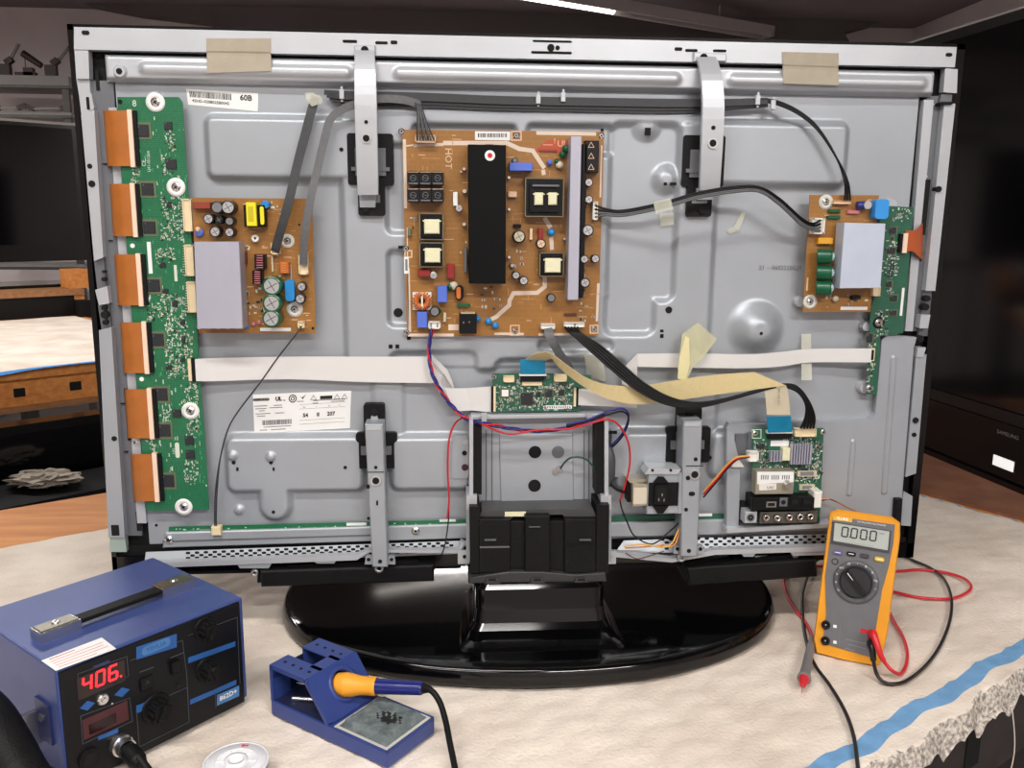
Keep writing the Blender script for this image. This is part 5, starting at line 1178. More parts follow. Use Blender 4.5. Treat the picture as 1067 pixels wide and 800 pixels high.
# thick black flat cable
mb=MB(); 
for i in range(5):
    sx=(i-2)*1.9
    A=[(589+i*3.2,341,.024),(601+sx*1.0,348-sx*.2,.036),(622+sx*1.2,364-sx*.8,.044),(645+sx,384-sx,.050),(668+sx*.8,403-sx,.056),(695+sx*.4,417-sx*.9,.058),(722,422-sx*.6,.056),(750,418-sx*.3,.050),(785,408.5-sx*.2,.046),(812,402-sx*.25,.046),(830,405-sx*.6,.046),(841+sx*.4,419-sx*.3,.046),(844+sx*1.2,434,.042),(841+sx*1.7,446,.036)]
    mb.tube(P3(A),.0016,BLKC,7,5)
mb.build('flat_cable',TVR)
# cream ribbon to the main board: twisted strip then folded down
mb=MB()
edgepx(mb,[(546,375.5,.030),(556,369,.044),(566,366.8,.050),(574,368,.052),(592,381,.052),(612,394,.050),(635,401,.048),(665,402,.048),(700,397,.050),(740,391,.050),(786,387.5,.050)],[(568,376,.030),(572,374,.040),(576,374,.043),(580,380,.044),(592,391,.044),(612,405,.044),(635,416,.044),(665,421,.044),(700,417.5,.046),(757,409.5,.048),(819,401.5,.050)],FLATC,.0006)
mb.build('cream_ribbon_cable',TVR)
mb=MB(); edgepx(mb,[(786,387.5,.0495),(794,397,.048),(797.5,412,.044),(799,432,.038)],[(819,401.5,.0495),(820.5,405,.048),(822,415,.044),(823.5,432,.038)],mat('printed_flat_cable',(214,204,178),.5),.0005,0)
mb.text(TV,'AWM 2896 80C',TV.ab(811,412,.046)[0],TV.ab(811,412,.046)[1],.0035,.0475,INKG,ang=-math.pi/2+.05)
edgepx(mb,[(798.5,434,.0385),(800,450.5,.032)],[(824,433.5,.0385),(825.5,449.8,.032)],LBLUE,.0009,0); mb.build('ribbon_cable_end',TVR)
mb=MB(); edgepx(mb,[(542,374.5,.032),(542,389.5,.028)],[(568,374.5,.032),(568,389.5,.028)],LBLUE,.0009,0); mb.build('ribbon_stiffener',TVR)
# white ribbons
mb=MB(); edgepx(mb,[(203,374,.017),(225,373,.012),(300,371.5,.010),(380,371.5,.011),(447,371.5,.014)],[(204,397,.017),(225,397,.012),(300,395,.010),(380,398,.011),(452,399,.014)],FLATW,.0004); mb.build('white_ribbon_cable',TVR)
mb=MB(); edgepx(mb,[(446,371,.0155),(452,399,.0155),(461,414,.014),(474,428.5,.012)],[(450,369.5,.0155),(466,385,.0155),(471,396,.014),(474,407,.012)],mat('white_flat_cable_folded',(205,203,202),.45),.0005,0)
for i in range(7): edgepx(mb,[(449+i*2.2,374+i*2.6,.0162),(462+i*1.6,403+i*.3,.0150)],[(449.4+i*2.2,374+i*2.6,.0162),(462.4+i*1.6,403+i*.3,.0150)],INKG,.0001,0)
edgepx(mb,[(463,404.5,.0165),(486,404.5,.017),(512,402.5,.022)],[(473,428.5,.0165),(492,427.5,.017),(512.5,429.5,.022)],FLATW,.0004,0); mb.build('white_ribbon_cable',TVR)
mb=MB(); edgepx(mb,[(602,405,.024),(625,407,.020),(650,411,.016),(662,414,.014)],[(602.5,422,.024),(625,423,.020),(650,424,.016),(664,425,.014)],FLATW,.0004); mb.build('white_ribbon_cable',TVR)
mb=MB(); edgepx(mb,[(664,368.5,.014),(720,368,.013),(780,369,.018),(815,366.5,.016),(845,363.5,.014),(908,363,.021)],[(664,382,.014),(720,383,.013),(780,383.5,.018),(815,381.5,.016),(845,377.5,.014),(908,377.5,.021)],FLATW,.0004); mb.build('white_ribbon_cable',TVR)
mb=MB(); edgepx(mb,[(648,400,.012),(648,385,.013),(664,368,.0155)],[(664,406,.012),(664,395,.013),(664,383,.0155)],mat('white_flat_cable_folded',(205,203,202),.45),.0005,0); mb.build('white_ribbon_cable',TVR)
# tapes
def tape(pts,m=TAPE,name='masking_tape',d_=None):
    mb=MB(); A=[(p[0],p[1],p[2]) for p in pts[0]];B=[(p[0],p[1],p[2]) for p in pts[1]]
    mb.strip(P3(A),P3(B),.0004,m,0); mb.build(name,TVR)
TAPE2=mat('masking_tape_thick',(196,186,168),.7,0,.05,60)
tape(([(215,40,.0128),(215,53,.0130),(215.5,55,.012),(215.5,58,.0185),(215.5,76,.0200)],[(282,40,.0128),(282,54,.0130),(282,56,.012),(282.5,59,.0185),(283,74,.0200)]))
tape(([(815,54,.0128),(815.5,67,.0130),(815.5,69,.012),(815.5,72,.0185),(816,87,.0200)],[(874,55.5,.0128),(873.5,69,.0130),(873.5,71,.012),(873.5,74,.0185),(874,89,.0200)]))
tape(([(318,97,.026),(319,104,.026),(325,111,.025)],[(325,96,.026),(335,101,.025),(336,107,.024)]),CLEAR,'clear_tape')
mb=MB(); mb.strip(P3([(727,336,.030),(711,348,.030),(706,384,.034),(712,399,.036)]),P3([(747,353,.018),(733,372,.024),(722,382,.030),(714,400,.036)]),.0003,mat('cream_clear_tape',(226,222,186),.25,0,.05,60,alpha=.55),0); mb.strip(P3([(714,350,.032),(708,372,.034),(706,394,.036)]),P3([(718,352,.032),(719,378,.034),(715,397,.0365)]),.0003,mat('cream_tape_fold',(228,218,168),.3,alpha=.9),0); mb.build('clear_tape',TVR)
mb=MB(); mb.strip(P3([(608,366,.012),(612,392,.008)]),P3([(628,374,.010),(632,398,.006)]),.0003,CLEAR,0); mb.build('clear_tape',TVR)
mb=MB(); mb.strip(P3([(835,348,.004),(835,396,.016)]),P3([(845,348,.004),(846,396,.016)]),.0002,CLEAR,0); mb.build('clear_tape',TVR)
mb=MB(); mb.strip(P3([(757,240,.0022),(765,236,.003),(772,222,.002)]),P3([(761,244,.0022),(770,240,.003),(778,220,.002)]),.0003,CLEAR,0); mb.build('clear_tape',TVR)
mb=MB(); mb.strip(P3([(687,222,.004),(688,236,.004)]),P3([(702,222,.004),(702,234,.004)]),.0002,CLEAR,0); mb.build('clear_tape',TVR)
# loose wires
mb=MB(); 
for o_ in (-.8,.8): tubepx(mb,[(313.5+o_,340,.027),(311,345,.030),(290,372,.030),(270,400,.026),(250,426,.020),(238,446,.016),(230,475,.014),(225.5+o_,510,.014),(224.5+o_,540,.012),(225+o_,551,.011)],.0009,DGREYC,6)
mb.build('speaker_wire',TVR)
mb=MB(); mb.rpx(TV,220,549,230,558,.006,.016,CREAM,.0006); mb.rpx(TV,208,552,219,553.5,.0055,.008,SILVER); mb.rpx(TV,212,555,220,556.3,.0055,.008,SILVER); mb.build('connector',TVR)
def twist(path,cols,r,amp,turns,name):
    mb=MB(); P=catmull(P3(path),8)
    for j,m in enumerate(cols):
        Q=[]
        for i,p in enumerate(P):
            t=(P[min(i+1,len(P)-1)]-P[max(i-1,0)]).normalized(); x=t.cross(V((0,-1,0))).normalized(); y=V((0,-1,0))
            a=2*math.pi*(turns*i/len(P)+j/len(cols)); Q.append(p+x*amp*math.cos(a)+y*amp*math.sin(a))
        mb.tube(Q,r,m,6,0)
    return mb.build(name,TVR)
twist([(451,342,.024),(447,362,.026),(450,388,.028),(460,408,.028),(472,424,.026),(487,437,.036),(505,441,.046),(530,446,.040),(560,449,.040),(590,446,.040),(612,440,.046),(630,433,.040)],[NAVYC,REDC,NAVYC],.0011,.0016,7,'twisted_wires')
def wire(pts,m,r=.0012,name='wire'): 
    mb=MB(); tubepx(mb,pts,r,m,7,6); return mb.build(name,TVR)
wire([(486,434,.036),(475,440,.022),(468,458,.020),(466.5,490,.020),(468,520,.020),(466,540,.022)],REDC,name='red_wire')
wire([(468,520,.0195),(467,545,.022),(463,570,.034),(458,582,.034)],BLKC,.0009,'black_wire')
wire([(505,443,.048),(530,452,.044),(560,448,.044),(590,447,.044),(612,442,.048),(632,437,.046),(645,443,.040),(655,462,.034),(656,485,.030),(650,510,.028),(646,522,.026)],REDC,name='red_wire')
for dy,m in ((0,NAVYC),(3,BLKC)): wire([(590,442+dy*.6,.044),(612,437+dy*.4,.048),(633,429+dy,.042),(648,425.5+dy,.038),(655,432+dy,.034),(651,447+dy,.030),(642,459+dy,.026),(632,468+dy*.5,.022)],m,name='signal_wire')
wire([(584,488,.018),(590,480,.028),(598,476,.032),(610,478,.032),(619,487,.030),(624,492,.026)],GRNC,name='earth_wire')
mb=MB(); mb.dpx(TV,582,489,3.6,.0145,.0175,CHROME,12); mb.dpx(TV,579,491,3,.0145,.0185,CHROME,6); mb.build('earth_screw',TVR)
wire([(634,500,.028),(638,506,.030),(645,511,.030),(656,514,.026)],BLKC,.0018,'inlet_lead'); 
mb=MB(); vs,fs=blob(TV.P(634,486,.026),.009,.009,.026,mat('grey_heat_shrink',(70,72,76),.45),10,.1); mb.add(vs,fs,MATS['grey_heat_shrink'],True); mb.build('heat_shrink_sleeve',TVR)
wire([(646,520,.026),(648,530,.028),(654,545,.030),(660,557,.034),(672,565,.040),(682,566,.044),(695,556,.040),(706,546,.030),(712,538,.026)],BLKC,.0010,'black_wire')
wire([(650,569,.036),(670,567,.042),(690,570,.046),(700,566,.044),(706,554,.036),(712,542,.026)],YELC,.0010,'yellow_wire'); wire([(651,571,.034),(672,569.5,.040),(688,568,.044),(702,568,.045),(709,552,.032),(713,543,.026)],ORGC,.0009,'orange_wire'); wire([(652,576,.03),(664,582,.036),(680,578,.034),(692,574,.03)],BRNC,.0008,'brown_wire')
for i,m in enumerate((BLKC,REDC,YELC)): wire([(733,518-i*3,.020),(745,504-i*2.6,.024),(758,488-i*2.2,.030),(768,479-i*1.4,.034),(781,475-i*.5+1,.033)],m,.0011,['black_wire','red_wire','yellow_wire'][i])
mb=MB(); mb.ppx(TV,[(762,487),(776,487),(771,480),(765,480)],.0115,.028,WHITE,.0008); mb.build('cable_clip',TVR)
for y,m in ((520,ORGC),(521.5,BLKC)): wire([(856,y,.030),(864,520,.030),(874,524,.028),(890,532,.024),(900,536,.02)],m,.0008,'side_wire')
mb=MB(); mb.ppx(TV,[(932,552),(939,550),(941,520),(934,520)],.012,.020,BLACKM,.001); mb.build('cable_grommet',TVR)
# ================================================================== SOLDERING STATION
def facef(o,ex,n): return Face(o,ex,n)
C0=V((-.3160,-.1710,ZT)); C1=V((-.4455,-.3165,ZT)); HS=.122
ex=(C0-C1).normalized(); nf=V((ex.y,-ex.x,0)); 
if nf.y>0: nf=-nf
WS=(C0-C1).length; DS=.176
SF=Face(C1,ex,nf)                     # front panel, a from its left bottom corner
ST=Face(C1+V((0,0,HS)),ex,(0,0,1))    # top
r=empty('soldering_station',C1+ex*WS/2-nf*DS/2,'blue and black soldering station with red 406 display and carry handle','soldering station')
BLUEP=mat('blue_powder_coat',(62,78,134),.38,.1,.06,30,.12,900)
FP=mat('black_front_panel',(15,16,20),.4,0,.05,30,spec=.25)
PBL=mat('panel_blue_print',(32,88,156),.5)
GRL=mat('panel_grey_line',(62,68,78),.5)
mb=MB(); bb_=[SF.W(0,.006,0),SF.W(WS,.006,0),SF.W(WS,.006,-DS),SF.W(0,.006,-DS)]; tt=[SF.W(0,HS,0),SF.W(WS,HS,0),SF.W(WS,HS,-DS),SF.W(0,HS,-DS)]
mb.hexa(bb_,tt,BLUEP); mb.build('case',r,.0022)
mb=MB(); mb.poly(SF,[(.002,.004),(WS-.006,.004),(WS-.006,HS-.003),(.002,HS-.003)],0,.0025,FP)
def al(*p): return [SF.ab(x,y,.0025) for x,y in p]
def ln(pts,w_=.0006,m=GRL): mb.line(SF,al(*pts),w_,.0025,.0028,m)
def pn(pts,m=PBL,h=.0029): mb.poly(SF,al(*pts)[::-1],.0025,h,m)
pn([(142,674),(184,660),(184,674),(142,687)]); 
mb.rrect(SF,*SF.ab(163,673.5,.0031),.030,.009,.004,.0029,.0030,mat('panel_blue_light',(70,120,176),.5)); mb.tpx(SF,'YIHUA',163,673.5,.007,.0031,PBL,bold=1)
pn([(196,685),(245,668),(245,673),(196,691)]); pn([(198,729),(246,708),(246,713),(198,734)])
pn([(226,724),(249,714),(249,725),(226,735)],mat('panel_blue_light',(70,120,176),.5)); mb.tpx(SF,'862D+',238,724,.0075,.0031,PAPER,bold=1)
pn([(142,735),(155,730),(155,738),(142,743)])
for c in ((91,735),(127,721)): pn([(c[0]-8,c[1]+3),(c[0],c[1]+5),(c[0]+8,c[1]-3),(c[0],c[1]-5)])
pn([(102,767),(123,758),(123,763),(102,771)]); pn([(97,694),(114,687),(114,690),(97,696.5)],mat('panel_violet_print',(48,50,96),.5))
for q in ([(81,702),(132,684),(134,704),(83,728),(81,702)],[(84,746),(135,727),(138,751),(86,775),(84,746)],[(142,740),(195,716),(197,752),(145,778),(142,740)],[(196,662),(247,643),(250,712)],[(136,688),(190,667),(194,700),(196,728)],[(224,722),(225,737)]): ln(q)
mb.rect(SF,*SF.ab(153,712,.004),.013,.013,.0025,.005,BLACK,.001); mb.text(SF,'A',*SF.ab(154,711,.0051),.006,.0051,GRL); mb.rect(SF,*SF.ab(183,695,.004),.010,.012,.0025,.0065,BLACK,.001,0); mb.rect(SF,*SF.ab(183,692,.0066),.009,.005,.0065,.0075,BLACKM)
ln([(146,700),(160,695)],.001); ln([(178,685),(191,680)],.001)
mb.disc(SF,*SF.ab(187,715,.004),.0026,.0025,.004,HOLE,14); mb.disc(SF,*SF.ab(117,733,.004),.001,.0025,.004,CHROME,10)
mb.build('front_panel',r)
DISP=mat('display_window',(30,8,12),.15); LEDR=mat('red_led_segments',(255,30,40),.4,emit=3.2); LEDO=mat('unlit_display',(74,30,36),.3)
mb=MB(); mb.rect(SF,*SF.ab(106,708,.003),.045,.022,.0025,.0030,DISP); mb.build('display',r)
mb=MB()
c_=SF.ab(92,711.5,.0035); c2=SF.ab(119,700.5,.0035); cm=((c_[0]+c2[0])/2,(c_[1]+c2[1])/2)
for ch,t in (('4',0),('0',.5),('6',1)): seg7(mb,SF,ch,c_[0]+(c2[0]-c_[0])*t-.0008,c_[1]*0+cm[1]+.0,.0075,.0138,.0020,.0033,LEDR,.10)
mb.disc(SF,c2[0]+.0062,cm[1]-.0066,.001,.0030,.0033,LEDR,10); mb.build('display_digits',r)
mb=MB(); mb.rect(SF,*SF.ab(110.5,750,.003),.043,.020,.0025,.0030,LEDO); mb.rect(SF,SF.ab(107,752,.003)[0],SF.ab(107,754,.003)[1],.026,.010,.0030,.0031,DISP); mb.build('lower_display',r)
def knob(x,y,R_,pointer=.6):
    mb=MB(); a_,b_=SF.ab(x,y,.012); p0=SF.W(a_,b_,.0025)
    mb.disc(SF,a_,b_,R_*1.25,.0025,.0045,BLACKM,28,R_*1.18); mb.disc(SF,a_,b_,R_*.75,.0045,.016,BLACKM,24,R_*.66)
    mb.rect(SF,a_,b_,R_*1.25,R_*.42,.004,.0185,BLACKM,.0008,pointer); mb.disc(SF,a_,b_,R_*.24,.016,.0189,BLACK,14)
    for i in range(10):
        t=2*math.pi*i/10; mb.disc(SF,a_+R_*.74*math.cos(t),b_+R_*.74*math.sin(t),R_*.16,.0045,.014,BLACKM,8)
    mb.build('knob',r)
knob(168,741,.0125,1.1); knob(219,658,.0105,1.2); knob(221,700,.0105,1.9)
mb=MB(); a_,b_=SF.ab(108,729,.006); p0=SF.W(a_,b_,.0025)
mb.lathe(p0,p0+nf*.01,[(0,0),(0,.0055),(.003,.0055),(.004,.0045),(.004,.0026),(.006,.0022),(.006,0)],CHROME,18); mb.build('toggle_post',r)
mb=MB(); a_,b_=SF.ab(128,777,.008); p0=SF.W(a_,b_,.0025); mb.lathe(p0,p0+nf*.02,[(0,0),(0,.0105),(.006,.0105),(.007,.009),(.014,.009),(.014,.0075)],CHROME,24); mb.build('iron_socket',r)
mb=MB(); a_,b_=SF.ab(93,790,.003); mb.disc(SF,a_,b_,.010,.0025,.005,BLACKM,24); mb.disc(SF,a_,b_,.006,.005,.0056,HOLE,20); mb.build('front_socket',r)
# handle
mb=MB()
def tq(*p,h=0): return [ST.ab(x,y,h) for x,y in p]
hp0=ST.ab(74,646.5,.009); hp1=ST.ab(170,612,.009); ang=math.atan2(hp1[1]-hp0[1],hp1[0]-hp0[0]); 
mb.rect(ST,(hp0[0]+hp1[0])/2,(hp0[1]+hp1[1])/2,math.hypot(hp1[0]-hp0[0],hp1[1]-hp0[1]),.015,.006,.0100,BLACKM,.0008,ang); mb.build('handle_strap',r)
for (x,y) in ((58,649),(181,605)):
    mb=MB(); a_,b_=ST.ab(x,y,.011); mb.rect(ST,a_,b_,.039,.021,0,.0105,CHROME,.0006,ang); mb.rect(ST,a_,b_,.036,.0175,.0105,.0115,mat('brushed_nickel',(126,122,112),.3,.8),.0006,ang)
    mb.disc(ST,a_,b_,.0042,.0115,.0130,CHROME,16,.003); mb.rect(ST,a_,b_,.005,.0009,.013,.0132,HOLE,0,.7); mb.build('handle_bracket',r)
# red-printed warning sticker
mb=MB(); q=tq((42,689),(105,664),(120,672),(60,697),h=.0004)
q=[ST.ab(43,688,.0004),ST.ab(58,698.5,.0004),ST.ab(121,675.5,.0004),ST.ab(106,664,.0004)]
mb.poly(ST,q,0,.0004,PAPER)
def lerp2(u,v): 
    a,b,c,d=q[0],q[3],q[2],q[1]; return ((a[0]*(1-u)+b[0]*u)*(1-v)+(d[0]*(1-u)+c[0]*u)*v,(a[1]*(1-u)+b[1]*u)*(1-v)+(d[1]*(1-u)+c[1]*u)*v)
REDP=mat('red_print',(196,70,70),.6)
for i,(u0,u1) in enumerate(((.1,.5),(.08,.94),(.08,.9),(.08,.94),(.08,.7))): mb.line(ST,[lerp2(u0,.14+i*.18),lerp2(u1,.14+i*.18)],.0012 if i==0 else .0007,.0004,.0005,REDP)
mb.build('warning_sticker',r)
for e in ((.012,.02),(WS-.012,.02),(.012,DS-.02),(WS-.012,DS-.02)):
    mb=MB(); p=C1+ex*e[0]-nf*e[1]; mb.cyl(p,p+V((0,0,.0062)),.008,BLACKM); mb.build('rubber_foot',r)
# side holder on the left wall of the case
SL=Face(C1,nf,-ex)    # left side face; a toward the front
mb=MB(); a_,b_=SL.ab(42,735,.004); mb.rect(SL,-.030,.062,.028,.040,0,.0025,mat('navy_bracket',(40,48,96),.4,.2)); mb.rect(SL,-.030,.066,.006,.006,.0025,.005,CHROME)
mb.rect(SL,-.046,.050,.005,.034,.0,.024,CHROME); mb.build('holder_bracket',r,.0006)
# hot air handpiece resting in the holder
hr=empty('hot_air_handpiece',C1-ex*.055+nf*-.02,'dark blurred hot air handpiece and hose beside the left of the blue station','hot air tool')
mb=MB(); A_=[C1-ex*.075-nf*.075+V((0,0,.128)),C1-ex*.058-nf*.052+V((0,0,.108)),C1-ex*.047-nf*.030+V((0,0,.080)),C1-ex*.040-nf*.008+V((0,0,.048))]
mb.tube(A_,.016,BLACKM,18,5,rf=lambda f:.0145+.009*min(1,f*1.6)); mb.build('grip',hr)
mb=MB(); mb.tube([A_[-1],C1-ex*.036+nf*.012+V((0,0,.030)),C1-ex*.030+nf*.035+V((0,0,.026)),C1-ex*.035+nf*.080+V((0,0,.0255)),C1-ex*.06+nf*.14+V((0,0,.0255))],.018,BLACKM,16,7,rf=lambda f:.0235+.0009*math.sin(f*170)); mb.build('hose',hr)
# ================================================================== SOLDERING IRON IN ITS STAND
O=G(283,744); O=V((O.x,O.y,ZT)); E1=(G(404,801)-G(283,744)); Ls=E1.length; E1=E1.normalized(); E2=V((-E1.y,E1.x,0)); 
if E2.dot(G(449,762)-G(404,801))<0: E2=-E2
Wd=(G(449,762)-G(404,801)).length
SB_=Face(O,E1,(0,0,1))   # a long axis, b across
sgn=1 if SB_.ey.dot(E2)>0 else -1
def S3(a,b,z): return O+E1*a+E2*b+V((0,0,z))
NAVY=mat('blue_enamel',(50,68,132),.35,.1,.04,40)
r=empty('iron_stand',S3(Ls/2,Wd/2,0),'blue folded metal soldering iron stand with a sponge tray','iron stand')
def bx(mb,a0,a1,b0,b1,z0,z1,m):
    mb.hexa([S3(a0,b0,z0),S3(a1,b0,z0),S3(a1,b1,z0),S3(a0,b1,z0)],[S3(a0,b0,z1),S3(a1,b0,z1),S3(a1,b1,z1),S3(a0,b1,z1)],m)
mb=MB(); bx(mb,0,Ls,0,Wd,0,.0165,NAVY); 
xt=.095
bx(mb,xt,Ls,0,.0016,.0165,.0185,NAVY);bx(mb,xt,Ls,Wd-.0016,Wd,.0165,.0185,NAVY);bx(mb,Ls-.0016,Ls,0,Wd,.0165,.0185,NAVY); mb.build('base',r,.0012)
mb=MB(); bx(mb,xt-.004,Ls-.003,.002,Wd-.002,.0166,.0180,mat('tray_liner',(196,194,186),.5)); mb.build('sponge_tray',r,.0006)
# side cheeks (rear post, slanted front leg) + top plates + slanted front plate with collar
HT=.056; TL=.054   # top plate length
def cheek(b0,b1):
    mb=MB(); 
    def pr(pts): 
        mb.prism([S3(a,b0,z) for a,z in pts],[S3(a,b1,z) for a,z in pts],NAVY)
    pr([(0,.0165),(.0035,.0165),(.0035,HT),(0,HT)]); pr([(0,HT-.003),(TL,HT-.003),(TL,HT),(0,HT)]); pr([(TL-.004,HT),(TL,HT),(.085,.0165),(.081,.0165)])
    return mb.build('side_cheek',r,.0005)
cheek(0,.0018); cheek(Wd-.0018,Wd)
INN=mat('shaded_stand_inside',(24,30,62),.5)  # navy darkened: the shade inside the stand is put into the colour
mb=MB(); pts_=[(.0035,.0166),(.080,.0166),(TL-.005,HT-.003),(.0035,HT-.003)]
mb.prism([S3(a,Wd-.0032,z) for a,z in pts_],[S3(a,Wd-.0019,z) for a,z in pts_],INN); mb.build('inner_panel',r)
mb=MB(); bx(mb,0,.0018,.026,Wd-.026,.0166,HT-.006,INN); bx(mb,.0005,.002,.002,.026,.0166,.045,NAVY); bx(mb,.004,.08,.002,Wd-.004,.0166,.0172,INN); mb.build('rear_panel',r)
mb=MB()
bx(mb,0,TL,0,.026,HT,HT+.0016,NAVY); bx(mb,.0,TL,Wd-.026,Wd,HT,HT+.0016,NAVY); bx(mb,TL-.016,TL,.02,Wd-.02,HT,HT+.0016,NAVY)
for a_ in (.01,.022,.034,.046):
    for b_ in (.013,Wd-.013):
        c=S3(a_,b_,HT+.0016); mb.cyl(c,c+V((0,0,.0004)),.0018,HOLE,n=12)
bx(mb,0,.002,0,.026,.040,HT,NAVY); bx(mb,0,.002,Wd-.026,Wd,.030,HT,NAVY)
mb.build('top_plate',r,.0005)
pn0=S3(TL,0,HT+.0016); pn1=S3(.085,0,.0165); dn=(pn1-pn0); Lp=dn.length; dn=dn.normalized()
FPn=Face(pn1,E2,(E2.cross(-dn)) if (E2.cross(-dn)).dot(E1)>0 else -(E2.cross(-dn)))
sg=1 if FPn.ey.dot(-dn)>0 else -1
mb=MB(); n_=32; hc=(Wd*.53,Lp*.54); Rh=.0165
outer=[(0,0),(Wd,0),(Wd,Lp),(0,Lp)]
# plate with a round hole: ring of quads between rectangle and circle
cpts=[(hc[0]+Rh*math.cos(2*math.pi*i/n_),hc[1]+Rh*math.sin(2*math.pi*i/n_)) for i in range(n_)]
def torect(i):
    c,s=math.cos(2*math.pi*i/n_),math.sin(2*math.pi*i/n_); t=1e9
    for q,lim in ((c,Wd-hc[0]),(-c,hc[0]),(s,Lp-hc[1]),(-s,hc[1])):
        if q>1e-6: t=min(t,lim/q)
    return (hc[0]+c*t,hc[1]+s*t)
rp=[torect(i) for i in range(n_)]
for h_ in (0,.0018):
    mb.add([FPn.W(a,b*sg,h_) for a,b in cpts+rp],[(i,(i+1)%n_,n_+(i+1)%n_,n_+i) for i in range(n_)],NAVY)
for P_ in (cpts,rp): mb.add([FPn.W(a,b*sg,0) for a,b in P_]+[FPn.W(a,b*sg,.0018) for a,b in P_],[(i,(i+1)%n_,n_+(i+1)%n_,n_+i) for i in range(n_)],NAVY)
for c in outer: pass
mb.ring(FPn,hc[0],hc[1]*sg,Rh-.0014,Rh+.0022,-.006,.0045,NAVY,32); mb.build('slanted_plate',r)
# spare tips inside the base
for i,(a0,b0,a1,b1) in enumerate(((.02,.012,.055,.03),(.03,.03,.07,.020))):
    mb=MB(); mb.cyl(S3(a0,b0,.0195),S3(a1,b1,.0195),.0024,CHROME if i==0 else BLACKM,.0016); tag(mb.build('spare_tip'),['bright spare iron tip lying inside the blue stand','dark spare iron tip lying inside the blue stand'][i],'tip')
# sponge
mb=MB(); nn_=26; X,Y=np.meshgrid(np.linspace(xt,Ls-.006,nn_),np.linspace(.005,Wd-.005,nn_)); d_=sdbox(X,Y,xt,.005,Ls-.006,Wd-.005,.006)
Hh=.0183+.0062*ramp(d_,.006)+.0009*rng.rand(nn_,nn_)*ramp(d_,.004)
Xc,Yc=(xt+Ls)/2+.003,Wd/2; Hh-=.005*np.exp(-(((X-Xc)/.008)**2+((Y-Yc)/.006)**2))
SPG=mat('grey_green_sponge',(112,122,122),.95,0,.2,120,.6,300,rgb2=(84,94,96)); BURN=mat('burnt_sponge',(24,24,24),.95)
SFc=Face(O,E1,(0,0,1)); 
mb.grid(X,Y*sgn,Hh,SFc,SPG,True,lambda j,i: BURN if ((X[j,i]-Xc)/.012)**2+((Y[j,i]-Yc)/.0075)**2<1+.8*math.sin(i*2.1+j*1.7) else SPG)
mb.prism([S3(xt,.006,.0182),S3(Ls-.006,.006,.0182),S3(Ls-.006,Wd-.006,.0182),S3(xt,Wd-.006,.0182)],[S3(xt+.002,.007,.0188),S3(Ls-.008,.007,.0188),S3(Ls-.008,Wd-.008,.0188),S3(xt+.002,Wd-.008,.0188)],SPG)
tag(mb.build('sponge'),'grey tip cleaning sponge with burnt hole in the stand tray','sponge')
# iron
ax=FPn.n; c=FPn.W(hc[0],hc[1]*sg,0)
tipdir=ray(441,716); 
# handle axis: from the collar centre toward the right and slightly down
p_in=c; dist=(c-CP).length
dd=ray(441,717); dd=dd/dd.length
p_out=CP+dd*(dist-.030)
ax=(p_out-p_in).normalized(); print('iron axis',ax,(p_out-p_in).length, 'collar',c)
LL=(p_out-p_in).length
ir=empty('soldering_iron',p_in,'soldering iron with orange grip and blue handle resting in the stand','soldering iron')
ORG=mat('orange_rubber_grip',(238,162,44),.5); NVH=mat('navy_handle',(26,36,110),.22)
mb=MB(); q0=p_in-ax*.008; mb.lathe(q0,p_out,[(0,0),(0,.0100),(.003,.0118),(.012,.0128),(.020,.0116),(.028,.0098),(.036,.0094),(.044,.0098),(.046,.0088)],ORG,28); mb.build('grip',ir)
mb=MB(); q1=q0+ax*.0445; mb.lathe(q1,p_out,[(0,0),(0,.0080),(LL-.0445+.006,.0070),(LL-.0445+.008,.0058),(LL-.0445+.008,0)],NVH,26); mb.build('handle',ir)
mb=MB(); mb.cyl(p_in-ax*.008,p_in-ax*.040,.0035,CHROME,.0028); mb.cyl(p_in-ax*.040,p_in-ax*.052,.0026,CHROME,.0006); mb.build('barrel',ir)
dep=(p_out-CP).length
def atd(px,py,D_): d=ray(px,py); return CP+d/d.length*D_
mb=MB(); ce=[p_out-ax*.002,atd(449,719,dep-.008),atd(458,731,dep-.012),atd(464,750,dep-.02),atd(469,775,dep-.035),atd(474,800,dep-.05),atd(479,840,dep-.07)]
for i in range(len(ce)): ce[i].z=max(ce[i].z,ZT+.003)
mb.tube(ce,.0031,BLACKM,10,7,rf=lambda f:.0062-.018*f if f<.17 else .0031); mb.build('cord',ir)
mb=MB(); a_,b_=SF.ab(128,777,.008); p0=SF.W(a_,b_,.0165); p1=p0+nf*.022+V((0,0,-.006)); mb.lathe(p0,p1,[(0,0),(0,.0074),(.004,.0086),(.018,.0086),(.024,.006),(.024,0)],BLACKM,20)
pp=[p0+nf*.020,p0+nf*.045+V((.004,0,-.016)),p0+nf*.070+V((.012,0,-.0315)),p0+nf*.11+V((.03,0,-.034))]
for p in pp: p.z=max(p.z,ZT+.0045)
mb.tube(pp,.004,BLACKM,10,5); mb.build('plug',ir)
